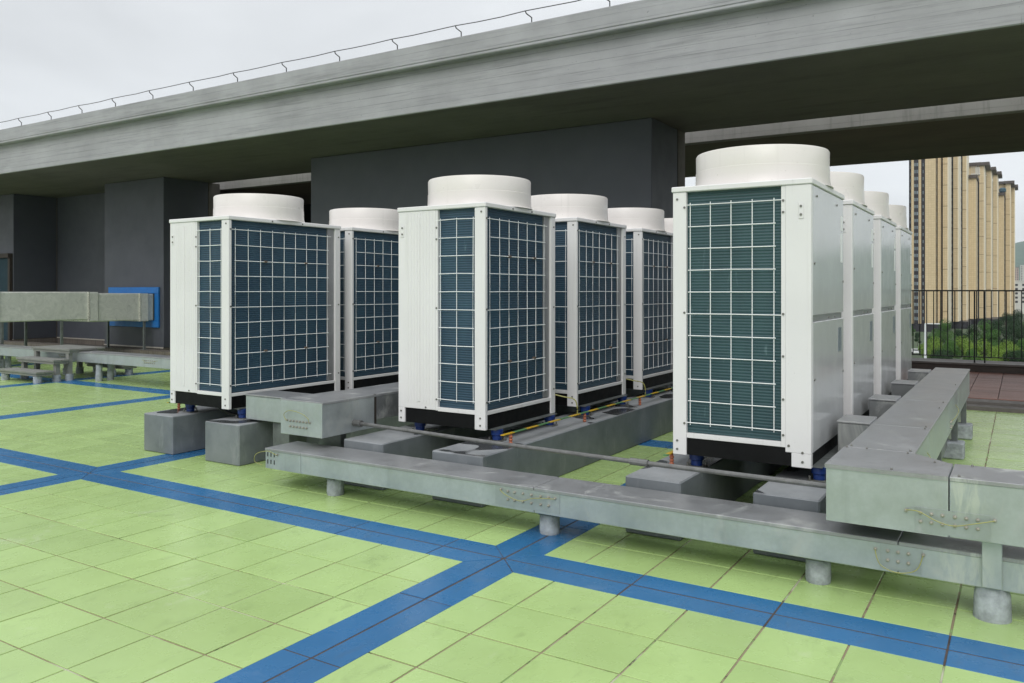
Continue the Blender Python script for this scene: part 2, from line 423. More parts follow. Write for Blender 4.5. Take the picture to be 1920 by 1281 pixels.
def cuts(a, b, first, pitch):
    c = [a]; q = first
    while q < b - .05:
        if q > a + .05: c.append(q)
        q += pitch
    return c + [b]
for (xa, xb) in xcells:
    fx = xb - .23 - .357 * 40 if xb < -2.4 else xa + .253
    while fx < xa + .03: fx += .357
    xc = cuts(xa, xb, fx, .357)
    for (ya, yb) in ycells:
        if yb < 3.7: fy = 3.308 - .3745 * 40
        elif yb < 7.5: fy = 4.368
        else: fy = 7.72 + .36
        while fy < ya + .03: fy += .3745
        yc = cuts(ya, yb, fy, .3745)
        for i in range(len(xc) - 1):
            for j in range(len(yc) - 1):
                x_, X_ = xc[i] - (GAP if i == 0 else 0), xc[i + 1] + (GAP if i == len(xc) - 2 else 0)
                y_, Y_ = yc[j] - (GAP if j == 0 else 0), yc[j + 1] + (GAP if j == len(yc) - 2 else 0)
                tiles.append(([(x_, y_), (X_, y_), (X_, Y_), (x_, Y_)], 'green_paint'))
for y in BY:                      # bands along X, mitred at the crossings
    for (xa, xb) in xcells:
        c = cuts(xa, xb, xa + .61, .714)
        for i in range(len(c) - 1):
            l, r = c[i], c[i + 1]; ll = l - (HX if i == 0 and xa > FX0 else 0); rr = r + (HX if i == len(c) - 2 and xb < FX1 else 0)
            tiles.append(([(ll, y + .003), (rr, y + .003), (r, y + HY + GAP), (l, y + HY + GAP)], 'blue_paint'))
            tiles.append(([(l, y - HY - GAP), (r, y - HY - GAP), (rr, y - .003), (ll, y - .003)], 'blue_paint'))
for x in BX:
    for (ya, yb) in ycells:
        c = cuts(ya, yb, ya + .56, .749)
        for i in range(len(c) - 1):
            l, r = c[i], c[i + 1]; ll = l - (HY if i == 0 and ya > FY0 else 0); rr = r + (HY if i == len(c) - 2 and yb < FY1 else 0)
            tiles.append(([(x + .002, ll), (x + HX + GAP, l), (x + HX + GAP, r), (x + .002, rr)], 'blue_paint'))
            tiles.append(([(x - HX - GAP, l), (x - .002, ll), (x - .002, rr), (x - HX - GAP, r)], 'blue_paint'))
SY, CYW = math.sin(YAW), math.cos(YAW)
def pix(x, y, z):
    wd = -SY * x + CYW * y; lt = CYW * x + SY * y
    if wd < .3: return None
    return 960 + 1530 * lt / wd, 545.5 - 1530 * (z - 1.5) / wd
def tile_area(poly):
    P = [pix(x, y, 0) for x, y in poly]
    if any(p is None for p in P): return 0
    cx = sum(p[0] for p in P) / len(P); cy = sum(p[1] for p in P) / len(P)
    if not (-60 < cx < 1980 and cy < 1330): return 0
    for (x0, x1) in ((-7.0, -5.67), (-4.46, -3.16), (-2.09, -.94)):      # under the unit rows
        if x0 < poly[0][0] < x1 and poly[0][1] > 4.7: return 0
    return abs(sum(P[i - 1][0] * P[i][1] - P[i][0] * P[i - 1][1] for i in range(len(P)))) / 2
order = sorted(range(len(tiles)), key=lambda i: -tile_area(tiles[i][0]))
gcount = 0; cache = {}; rest = {'green_paint': MB(), 'blue_paint': MB()}
for rank, i in enumerate(order):
    poly, mat = tiles[i]
    if rank < 300 and tile_area(poly) > 0:
        cx = sum(p[0] for p in poly) / len(poly); cy = sum(p[1] for p in poly) / len(poly)
        v = random.randrange(3)
        key = (mat, v) + tuple(round(a - b, 3) for p in poly for a, b in zip(p, (cx, cy)))
        if key not in cache: cache[key] = tile_mb(poly, GAP + .0008 * v, cx, cy, (-.0004, 0, .0005)[v]).mesh('tile', mat)
        o = bpy.data.objects.new('tile', cache[key]); COL.objects.link(o); o.parent = floor
        o.location = (cx, cy, 0); o.rotation_euler = (random.gauss(0, .0012), random.gauss(0, .0012), random.gauss(0, .0012))
    else:
        t = tile_mb(poly, GAP, 0, 0, random.choice((-.0004, 0, .0004)))
        rest[mat].add(t.v, t.f)
for mat, nm in (('green_paint', 'distant_green_tiles'), ('blue_paint', 'distant_blue_tiles')):
    o = rest[mat].build(nm, mat, floor); o['kind'] = 'stuff'
o = tile_mb([(.14, 10.62), (.86, 10.62), (.86, 11.38), (.14, 11.38)], .003, 0, 0, .002).build('faded_tile', 'faded_blue_paint', floor)

# terrace beyond: kerb, brown deck, parapet
struct('kerb', MB().box(-34, 9, 11.80, 12.08, -.3, .045).box(-34, 9, 12.083, 12.40, -.3, .075), 'kerb_grey')
deck = struct('deck', MB().box(-34, 9, 12.403, 16.36, -.3, .055), 'kerb_grey')
dm = MB()
for k in range(4): dm.cbox(-.176, .176, -.176 + k * .0885, -.176 + k * .0885 + .0855, 0, .028, .003)
dmesh = dm.mesh('deck_tile', 'deck_board')
for j in range(11):
    for i in range(18):
        o = bpy.data.objects.new('deck_tile', dmesh); COL.objects.link(o); o.parent = deck
        o.location = (-4.05 + i * .36 + .01, 12.585 + j * .36, .0555 + random.uniform(0, .002)); o.rotation_euler = (0, 0, random.choice((0, math.pi)))
pw = thing('parapet_wall', 'low dark brown parapet wall under the black railing', 'wall', (0, 16.6, 0))
MB().cbox(-34, 9, 16.363, 17.6, -.3, .20, .01).build('wall_body', 'parapet_dark', pw)
MB().cbox(-34, 9, 16.34, 16.66, .2005, .235, .006).build('coping', 'kerb_grey', pw)
rl = thing('railing', 'black metal railing with thin upright bars on the dark parapet', 'railing', (-.8, 16.5, .235))
rx0, rx1 = -4.2, 3.2
MB().box(rx0, rx1, 16.48, 16.52, 1.49, 1.515).build('top_rail', 'rail_black', rl)
MB().box(rx0, rx1, 16.488, 16.512, .33, .345).build('bottom_rail', 'rail_black', rl)
bm_ = MB().box(-.008, .008, -.008, .008, .3455, 1.4895).mesh('baluster', 'rail_black')
k = 0; x = rx0 + .06
while x < rx1:
    o = bpy.data.objects.new('baluster', bm_); COL.objects.link(o); o.parent = rl; o.location = (x + .8, 0, -.235); x += .112
pm_ = MB().box(-.012, .012, -.0135, .0135, .2352, 1.489).mesh('post', 'rail_black')
for x in (-2.37, -2.22, -.70, -.545, .37, 1.9, 2.05):
    o = bpy.data.objects.new('post', pm_); COL.objects.link(o); o.parent = rl; o.location = (x + .8, .03, -.235)

# ------------------------------------------------------------------ concrete roof beams
ZS = 4.1
rb = thing('concrete_beam', 'long board-marked grey concrete roof beam with a projecting top band', 'beam', (-10, 9.37, ZS))
MB().cbox(-34, 12, 9.37, 9.43, ZS, 4.765, .010).build('fascia', 'concrete', rb)
MB().cbox(-34, 12, 9.22, 9.68, 4.72 + .0455, 5.03, .012).build('top_band', 'concrete', rb)
MB().cbox(-34, 12, 9.22, 9.368, 4.722, 4.7655, .012).build('band_lip', 'concrete', rb)
MB().box(-34, 12, 9.40, 12.87, ZS - .003, 4.70).build('soffit', 'concrete_shaded', rb)
rb2 = thing('concrete_beam', 'streaked concrete beam further back with a dark brown underside', 'beam', (-8, 13.87, ZS))
MB().cbox(-34, 12, 13.87, 14.05, ZS, 5.0, .01).build('front_face', 'concrete_streaked', rb2)
MB().box(-34, 12, 14.052, 18.0, ZS + .002, 4.9).build('soffit', 'concrete_shaded_brown', rb2)
cw = thing('lightning_conductor', 'thin lightning conductor wire on bent holders along the beam top', 'wire', (-10, 9.25, 5.03))
px = [-19.35, -18.18, -17.02, -15.9, -14.77, -13.6, -12.44, -11.27, -10.09, -8.92, -7.77, -6.62, -5.48, -4.35, -3.2, -2.05]
hb = MB()
for x in px:
    MB().tube([(x, 9.27, 5.03), (x, 9.27, 5.105), (x - .07, 9.25, 5.165), (x - .085, 9.25, 5.2)], .0085, 6).build('holder', 'wire_dark', cw)
pts = []
for i in range(len(px) - 1):
    for t in (0, .33, .66):
        pts.append((px[i] - .085 + (px[i + 1] - px[i]) * t, 9.25, 5.203 - (.008 * math.sin(math.pi * t)) * random.uniform(.3, 2)))
MB().tube(pts, .0065, 5).build('wire', 'wire_dark', cw)

# ------------------------------------------------------------------ grey plant-room walls under the beam
def wall_block(label, x0, x1, y0, y1, pier=True):
    t = thing('plant_room_wall', label, 'wall', ((x0 + x1) / 2, y0, 0))
    MB().cbox(x0, x1, y0, y1 - .32, .2, ZS - .006, .012).build('wall_face', 'grey_wall', t)
    MB().box(x0 + .03, x1 + .01, y1 - .318, y1, .0, ZS - .006).build('pier', 'pier_brown', t)
    MB().box(x0 + .01, x1 - .01, y0 + .01, y1 - .32, 0, .199).build('wall_foot', 'brick_curb', t)
    MB().box(x0 - .004, x1 + .004, y0 - .012, y0 - .001, .185, .215).build('base_trim', 'curb_trim', t)
    return t
wall_block('broad dark grey wall block behind the middle row of units', -11.8, -4.69, 11.46, 12.86)
wall_block('narrow dark grey wall block behind the blue duct collar', -18.86, -16.56, 11.55, 13.08)
w3 = wall_block('grey wall block at the left edge with a rusty door frame', -31, -22.83, 11.43, 12.9)
t = thing('recess_wall', 'dark grey wall set back between two wall blocks', 'wall', (-20.8, 12.6, 0))
MB().box(-22.828, -18.862, 12.6, 12.8, .2, ZS - .006).build('wall_face', 'grey_wall', t)
MB().box(-22.828, -18.862, 12.588, 12.599, .185, .215).build('base_trim', 'curb_trim', t)
MB().box(-22.828, -18.862, 12.61, 12.8, 0, .199).build('wall_foot', 'brick_curb', t)
struct('curb', MB().box(-31, -11.8, 11.05, 11.40, -.004, .17), 'brick_curb')
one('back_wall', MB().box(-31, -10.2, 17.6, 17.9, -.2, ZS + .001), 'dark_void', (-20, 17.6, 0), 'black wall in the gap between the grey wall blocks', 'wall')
df = thing('door', 'teal door in a rusty steel frame on the leftmost grey wall', 'door', (-23.6, 11.3, 0))
MB().box(-22.94, -22.84, 11.34, 11.418, .172, 2.38).build('frame_post', 'rust_brown', df)
MB().box(-25.6, -22.84, 11.30, 11.419, 2.383, 2.50).build('frame_head', 'rust_brown', df)
MB().box(-25.5, -22.945, 11.37, 11.42, .175, 2.38).build('door_leaf', 'door_teal', df)

# insulated duct out of the wall, on legs
dt = thing('air_duct', 'foil wrapped rectangular air duct on thin legs running out of the grey wall', 'duct', (-17.6, 9.6, 0))
segs = [(5.0, 7.98, .955, 1.535), (7.98, 9.98, .885, 1.48), (9.98, 11.20, .835, 1.44), (11.20, 11.52, .825, 1.43)]
for a, b, z0, z1 in segs:
    s_ = MB().cbox(-18.35, -16.86, a + .002, b - .002, z0, z1, .02).build('duct_section', 'duct_foil', dt)
for y, z0, z1 in ((8.08, .925, 1.55), (10.08, .845, 1.475), (11.27, .81, 1.44)):
    MB().cbox(-18.38, -16.83, y - .10, y + .10, z0, z1, .015).build('flange', 'duct_foil', dt)
    MB().box(-18.39, -16.822, y - .13, y - .103, z0 + .005, z1 + .004).build('tape', 'foil_tape', dt)
for y, zb, zt in ((6.2, 0, .95), (8.25, 0, .92), (9.42, 0, .885), (11.3, .17, .81)):
    for x in (-16.9, -18.3):
        f0 = .16 if zb == 0 else 0
        MB().box(x - .022, x + .022, y - .022, y + .022, zb + f0, zt).build('leg', 'leg_steel', dt)
        if zb == 0: MB().cyl(x, y, 0, .16, .062, 16).build('foot', 'concrete_foot', dt, auto=True)
        else: MB().box(x - .08, x + .08, y - .06, y + .06, zb, zb + .012).build('foot_plate', 'leg_steel', dt)
bp = thing('duct_collar', 'bright blue square collar panel where the duct enters the wall', 'panel', (-17.65, 11.53, .6))
for nm, q in (('collar_top', (-18.62, -16.68, 1.44, 1.585)), ('collar_bottom', (-18.62, -16.68, .66, .822)), ('collar_left', (-18.62, -18.40, .824, 1.438)), ('collar_right', (-16.82, -16.68, .824, 1.438))):
    MB().cbox(q[0], q[1], 11.50, 11.547, q[2], q[3], .006).build(nm, 'panel_blue', bp)

# ------------------------------------------------------------------ step stile over the left trunking
st = thing('step_stile', 'grey step stile of flat treads straddling the trunking at left', 'steps', (-14.05, 7.9, 0))
def tread(y0, y1, z, posts):
    n = max(1, round((y1 - y0) / .15)); d = (y1 - y0) / n
    for k in range(n): MB().cbox(-14.62, -13.45, y0 + k * d, y0 + (k + 1) * d - .006, z - .035, z, .004).build('tread_board', 'step_grey', st)
    MB().box(-14.60, -13.47, y0 + .02, y1 - .02, z - .075, z - .0355).build('bearer', 'step_grey', st)
    for x, y in posts:
        MB().box(x - .04, x + .04, y - .035, y + .035, .10, z - .0755).build('leg', 'step_grey', st)
        MB().cyl(x, y, 0, .11, .065, 14).build('foot', 'concrete_foot', st, auto=True)
tread(7.08, 7.38, .19, [(-14.55, 7.16), (-13.55, 7.16)])
tread(7.36, 7.64, .365, [(-14.55, 7.47), (-13.55, 7.47)])
tread(7.62, 8.26, .53, [(-14.55, 7.68), (-13.55, 7.68), (-14.55, 8.2), (-13.55, 8.2)])
tread(8.28, 8.56, .365, [(-14.55, 8.44), (-13.55, 8.44)])
tread(8.58, 8.88, .19, [(-14.55, 8.76), (-13.55, 8.76)])

# ------------------------------------------------------------------ cable trunking helpers
bolt_me = MB().lathe([(.009, 0), (.009, .004), (.006, .0045), (.006, .011), (.0035, .013)], 0, 0, 8).mesh('bolt', 'bolt_brass')
def bolt(parent, p, axis='-y'):
    o = bpy.data.objects.new('bolt', bolt_me); COL.objects.link(o); o.parent = parent
    o.location = tuple(a - b for a, b in zip(p, parent.location))
    o.rotation_euler = {'-y': (R(90), 0, 0), '+x': (0, R(90), 0), 'z': (0, 0, 0)}[axis]
cap_me = MB().lathe([(.006, 0), (.0055, .005), (.002, .010)], 0, 0, 10).mesh('lid_screw', 'screw_steel')
def lid_screw(parent, p):
    o = bpy.data.objects.new('lid_screw', cap_me); COL.objects.link(o); o.parent = parent; o.location = tuple(a - b for a, b in zip(p, parent.location))
def bolt_rows(parent, xs, zs, y, skip=0):
    for i, x in enumerate(xs):
        for z in zs: bolt(parent, (x, y, z))
def wire(parent, pts, r=.0023): return MB().tube(pts, r, 6).build('earth_wire', 'earth_wire', parent, auto=True)
def curve(pts, n=5):
    P = [Vector(p) for p in pts]; o = []
    for i in range(len(P) - 1):
        p0 = P[max(0, i - 1)]; p1 = P[i]; p2 = P[i + 1]; p3 = P[min(len(P) - 1, i + 2)]
        for k in range(n):
            t = k / n
            o.append(.5 * ((2 * p1) + (p2 - p0) * t + (2 * p0 - 5 * p1 + 4 * p2 - p3) * t * t + (3 * p1 - p0 - 3 * p2 + p3) * t ** 3))
    return o + [P[-1]]
def run_x(parent, x0, x1, y0, y1, z0, z1, seams, mat='galvanised', lidmat='galvanised_old'):
    e = [x0] + seams + [x1]
    for i in range(len(e) - 1):
        MB().cbox(e[i] + .0015, e[i + 1] - .0015, y0, y1, z0, z1 - .004, .003).build('trunking_body', mat, parent)
        MB().cbox(e[i] + .002, e[i + 1] - .002, y0 - .006, y1 + .006, z1 - .018, z1 + .002, .0025).build('lid', lidmat, parent)
def run_y(parent, x0, x1, y0, y1, z0, z1, seams, mat='galvanised', lidmat='galvanised_old'):
    e = [y0] + seams + [y1]
    for i in range(len(e) - 1):
        MB().cbox(x0, x1, e[i] + .0015, e[i + 1] - .0015, z0, z1 - .004, .003).build('trunking_body', mat, parent)
        MB().cbox(x0 - .006, x1 + .006, e[i] + .002, e[i + 1] - .002, z1 - .018, z1 + .002, .0025).build('lid', lidmat, parent)

# low front trunking
lt = thing('cable_trunking', 'long low galvanised trunking on round feet across the front', 'trunking', (-2, 4.45, 0))
run_x(lt, -4.90, 1.6, 4.29, 4.61, .147, .300, [-4.52, -2.52, -.50])
for x in (-4.29, -2.48, -.89):
    MB().lathe([(.060, 0), (.064, .02), (.062, .105), (.054, .118)], x, 4.415, 20).build('foot', 'concrete_foot', lt, auto=True)
    MB().box(x - .05, x + .03, 4.36, 4.46, .1185, .1465).build('foot_plate', 'leg_steel', lt)
MB().box(-2.80, -2.34, 4.2865, 4.2895, .165, .285).build('joint_plate', 'galvanised_plate', lt)
bx = [-2.755, -2.705, -2.655, -2.595, -2.535, -2.47, -2.415, -2.37]
bolt_rows(lt, bx[1:-1], (.205, .255), 4.2865)
bolt(lt, (bx[0], 4.2865, .262)); bolt(lt, (bx[-1], 4.2865, .255))
wire(lt, curve([(bx[0], 4.27, .262), (-2.70, 4.262, .235), (-2.60, 4.26, .215), (-2.5, 4.262, .245), (bx[-1], 4.27, .255)]))
MB().box(-.58, -.40, 4.2865, 4.2895, .162, .285).build('joint_plate', 'galvanised_plate', lt)
bolt_rows(lt, [-.545, -.50, -.455], (.205, .25), 4.2865); bolt(lt, (-.60, 4.2865, .25)); bolt(lt, (-.392, 4.2865, .255))
wire(lt, curve([(-.60, 4.272, .25), (-.575, 4.262, .185), (-.50, 4.26, .160), (-.42, 4.262, .185), (-.392, 4.272, .255)]))
slots = MB()
for k in range(3):
    for z in (.20, .255): slots.box(-4.875 + k * .035, -4.867 + k * .035, 4.2882, 4.2898, z - .016, z + .016)
slots.build('slots', 'dark_void', lt); bolt(lt, (-4.765, 4.2895, .262))
wire(lt, curve([(-4.765, 4.275, .262), (-4.83, 4.25, .29), (-4.93, 4.23, .262), (-4.96, 4.24, .20), (-4.90, 4.262, .175)]))

# right trunking: front run, elbow and long arm beside the right row
rt_ = thing('cable_trunking', 'deep galvanised trunking with an elbow running back beside the right row', 'trunking', (-.5, 5, 0))
Z0, Z1 = .379, .653
poly = [(-.81, 4.2), (-.282, 4.2), (-.282, 4.522), (-.30, 4.522), (-.474, 4.695), (-.81, 4.715)]
mb = MB(); mb.prism(poly, Z0, Z1 - .004); mb.build('elbow_body', 'galvanised', rt_)
pl2 = [(-.816, 4.194), (-.2835, 4.194), (-.2835, 4.528), (-.296, 4.528), (-.468, 4.70), (-.468, 4.713), (-.816, 4.713)]
MB().prism(pl2, Z1 - .018, Z1 + .002).build('lid', 'galvanised_old', rt_)
run_x(rt_, -.279, 1.6, 4.2, 4.522, Z0, Z1, [])
run_y(rt_, -.80, -.476, 4.718, 10.12, Z0, Z1, [5.60, 7.0, 8.35, 9.4])
MB().box(-.42, -.115, 4.1965, 4.1995, .388, .50).build('joint_plate', 'galvanised_plate', rt_)
bx = [-.455, -.395, -.35, -.305, -.255, -.21, -.165, -.10]
bolt_rows(rt_, bx[1:-1], (.435, .475), 4.1965); bolt(rt_, (bx[0], 4.1965, .478)); bolt(rt_, (bx[-1], 4.1965, .482))
wire(rt_, curve([(bx[0], 4.182, .484), (-.40, 4.17, .486), (-.33, 4.166, .455), (-.26, 4.165, .442), (-.18, 4.168, .462), (bx[-1], 4.18, .484)]))
for q in ((-.80, 4.70), (-.70, 4.705), (-.50, 4.68), (-.36, 4.50), (-.20, 4.505), (-.52, 4.22), (-.24, 4.22), (-.495, 4.75), (-.785, 4.75), (-.50, 5.56), (-.5, 5.64), (-.5, 6.6), (-.5, 6.95), (-.5, 8.3)):
    lid_screw(rt_, (q[0], q[1], Z1 + .002))
for y in (4.95, 7.3):
    for k in range(3): bolt(rt_, (-.4755, y + k * .05, .46), '+x'); bolt(rt_, (-.4755, y + k * .05, .42), '+x')
    wire(rt_, curve([(-.462, y, .475), (-.44, y + .06, .50), (-.43, y + .22, .535), (-.462, y + .34, .56)]))
MB().cbox(-.152, -.072, 4.255, 4.284, .16, .3785, .003).build('leg', 'galvanised', rt_)
MB().lathe([(.078, 0), (.074, .11), (.062, .162)], -.113, 4.345, 24).build('foot', 'concrete_foot', rt_, auto=True)
for x, y in ((-.53, 8.35), (-.52, 9.5), (-.53, 6.6)):
    MB().box(x - .005, x + .045, y - .03, y + .03, .15, .3785).build('leg', 'leg_steel', rt_)
    MB().cbox(x - .09, x + .10, y - .12, y + .07, 0, .15, .012).build('foot', 'concrete_foot', rt_)
rlow = thing('cable_trunking', 'narrow lower trunking running beneath the right hand trunking arm', 'trunking', (-.65, 7.5, 0))
run_y(rlow, -.77, -.56, 4.72, 10.3, .10, .255, [6.5, 8.5], 'galvanised_dull', 'galvanised_dull')
for y in (5.2, 7.2, 9.9): MB().box(-.72, -.62, y - .04, y + .04, 0, .0995).build('foot', 'concrete_foot', rlow)
for i, y in enumerate((5.55, 6.82, 8.1, 9.38)):
    b = thing('branch_box', ['galvanised branch box joining the trunking to the nearest right row unit', 'galvanised branch box beside the second unit of the right row', 'galvanised branch box beside the third unit of the right row', 'galvanised branch box at the far end of the right trunking'][i], 'junction box', (-.9, y, .4), 'branch boxes beside the right row')
    MB().cbox(-1.0, -.807, y, y + .30, .40, .655, .004).build('box_body', 'galvanised_dull', b)
    MB().cbox(-1.006, -.809, y - .006, y + .306, .6555, .668, .003).build('lid', 'galvanised_old', b)

# middle trunking between left and middle rows
mt_ = thing('cable_trunking', 'galvanised trunking between the left and middle rows with a bolted end', 'trunking', (-4.7, 5, 0))
run_y(mt_, -4.91, -4.465, 4.45, 5.04, .387, .655, [])
run_y(mt_, -4.895, -4.48, 5.043, 10.2, .445, .652, [6.6, 8.4], 'galvanised_dull')
MB().box(-4.495, -4.475, 5.04, 5.075, .40, .655).build('rust_seam', 'rust_brown', mt_)
bx = [-4.835, -4.80, -4.765, -4.73, -4.695, -4.66, -4.625, -4.59]
bolt_rows(mt_, bx[1:-1], (.452, .495), 4.4498); bolt(mt_, (bx[0], 4.4498, .497)); bolt(mt_, (bx[-1], 4.4498, .495))
wire(mt_, curve([(bx[0], 4.436, .50), (-4.85, 4.43, .545), (-4.78, 4.425, .578), (-4.66, 4.425, .565), (-4.59, 4.43, .53), (bx[-1], 4.436, .50)]))
for y in (4.75, 7, 9.4): MB().box(-4.80, -4.56, y, y + .06, .0, .386 if y < 5 else .444).build('leg', 'leg_steel', mt_)
ab = thing('branch_box', 'shiny galvanised branch box reaching from the middle trunking under the nearest left unit', 'junction box', (-5.4, 5, .35))
MB().cbox(-5.80, -4.915, 4.86, 5.17, .372, .578, .004).build('box_body', 'galvanised', ab)
MB().cbox(-5.806, -4.918, 4.854, 5.176, .5785, .592, .003).build('lid', 'galvanised_old', ab)
MB().box(-5.5, -5.3, 4.9, 5.1, 0, .3715).build('leg', 'leg_steel', ab)
cd = thing('conduit_pipe', 'thin grey steel conduit pipe crossing in front of the middle row', 'pipe', (-2.6, 4.65, .47))
MB().tube([(-4.463, 4.80, .46), (-3.2, 4.70, .455), (-2.0, 4.60, .462), (-.813, 4.48, .482)], .0145, 10).build('pipe', 'pipe_steel', cd, auto=True)
MB().tube([(-4.464, 4.80, .46), (-4.38, 4.793, .46)], .027, 10).build('collar', 'pipe_steel', cd)
MB().tube([(-2.02, 4.602, .462), (-1.9, 4.589, .464)], .0215, 10).build('coupling', 'pipe_steel', cd)

# left rear trunking behind the stile
lr = thing('cable_trunking', 'pale galvanised trunking running behind the left units and under the stile', 'trunking', (-12, 8, 0))
run_x(lr, -24, -7.6, 7.80, 8.12, .305, .47, [-20, -17, -13.9, -11.5, -9])
for x in (-13.0, -16.3, -10.5, -20):
    for y in (7.87, 8.07): MB().lathe([(.055, 0), (.056, .08), (.05, .11), (.05, .27)], x, y, 16).build('foot', 'concrete_foot', lr, auto=True); MB().cyl(x, y, .2705, .3045, .012, 8).build('foot_stud', 'leg_steel', lr)
for x in (-13.9, -11.5):
    bolt_rows(lr, [x - .15 + .05 * k for k in range(6)], (.37, .41), 7.80)
    wire(lr, curve([(x - .2, 7.785, .42), (x - .05, 7.78, .38), (x + .2, 7.785, .42)]))

# ------------------------------------------------------------------ plinths
PL = {'L': [(-7.0, -6.57), (-6.116, -5.666)], 'M': [(-4.46, -4.06), (-3.60, -3.16)], 'R': [(-2.09, -1.73), (-1.30, -.935)]}
words = {'L': 'left', 'M': 'middle', 'R': 'right'}
for r_, pr in PL.items():
    for i, (a, b) in enumerate(pr):
        ye = 8.4 if r_ == 'L' else 11.0
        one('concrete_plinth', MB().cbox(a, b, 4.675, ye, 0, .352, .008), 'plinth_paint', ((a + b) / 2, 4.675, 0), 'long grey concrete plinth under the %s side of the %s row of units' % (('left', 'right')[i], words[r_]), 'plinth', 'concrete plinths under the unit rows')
one('support_foot', MB().cyl(-6.32, 4.98, 0, .13, .062, 16).box(-6.34, -6.30, 4.96, 5.0, .13, .30), 'concrete_foot', (-6.32, 4.98, 0), 'small concrete foot with a short post between the two left plinths', 'foot', auto=True)

# ------------------------------------------------------------------ outdoor condenser units
HB, HT = .115, 1.69           # base height, underside of lid
def guard(parent, plane, c0, c1, z0, z1, pos, nv, nh, seed, hooks=True):
    rd = random.Random(seed); mb = MB(); kind_r = seed[0] == 'R'
    def P(u, z, d): return (u, pos - d, z) if plane == 'y' else (pos + d, u, z)
    for i in range(nv):
        u = c0 + (c1 - c0) * i / (nv - 1); bow = rd.gauss(0, .0012 if kind_r else .003)
        mb.tube([P(u, z0 - .015, .004), P(u + bow, z0 + (z1 - z0) * .33, .004), P(u + bow * .6, z0 + (z1 - z0) * .7, .004), P(u, z1 + .015, .004)], .0029, 4)
    for j in range(nh):
        z = z0 + (z1 - z0) * j / (nh - 1); ext = .045 if j in (0, nh // 2, nh - 1) else .012
        sag = rd.gauss(0, .001 if kind_r else .0025)
        mb.tube([P(c0 - ext, z, .0105), P((c0 + c1) / 2, z + sag, .0105), P(c1 + ext, z, .0105)], .0029, 4)
    return mb.build('wire_guard', 'wire_white', parent, org=(0, 0, 0))
def shroud(t, cx, cy, r):
    prof = [(r + .022, HT + .0355), (r + .010, HT + .043), (r + .002, HT + .07), (r, HT + .11), (r - .0005, HT + .158), (r - .0035, HT + .160), (r - .002, HT + .268), (r - .008, HT + .278), (r - .018, HT + .275), (r - .02, HT + .11), (r - .02, HT + .0355)]
    MB().lathe(prof, cx, cy, 72, True).build('fan_shroud', 'shroud_plastic', t, org=(0, 0, 0), auto=True)
    g = MB()
    for k in range(1, 7):
        rr = (r - .02) * k / 6.3
        g.tube([(cx + rr * math.cos(a * math.pi / 12), cy + rr * math.sin(a * math.pi / 12), HT + .12) for a in range(25)], .004, 4)
    for k in range(4):
        a = k * math.pi / 4; g.tube([(cx - (r - .02) * math.cos(a), cy - (r - .02) * math.sin(a), HT + .115), (cx + (r - .02) * math.cos(a), cy + (r - .02) * math.sin(a), HT + .115)], .004, 4)
    g.build('fan_grille', 'wire_dark', t, org=(0, 0, 0))
    MB().cyl(cx, cy, HT + .0357, HT + .06, r - .022, 32).build('fan_well', 'dark_void', t, org=(0, 0, 0))
def scr(mb, p, axis):
    x, y, z = p; r = .0075; n = 8; V = []; F = []
    for d in (0, .005):
        for k in range(n):
            a, b = r * math.cos(2 * math.pi * k / n), r * math.sin(2 * math.pi * k / n)
            V.append((x + a, y - d, z + b) if axis == 'y' else (x + d, y + a, z + b))
    F = [tuple(range(n, 2 * n))] + [(i, (i + 1) % n, n + (i + 1) % n, n + i) for i in range(n)]
    if axis == 'y': pass
    mb.add(V, F)
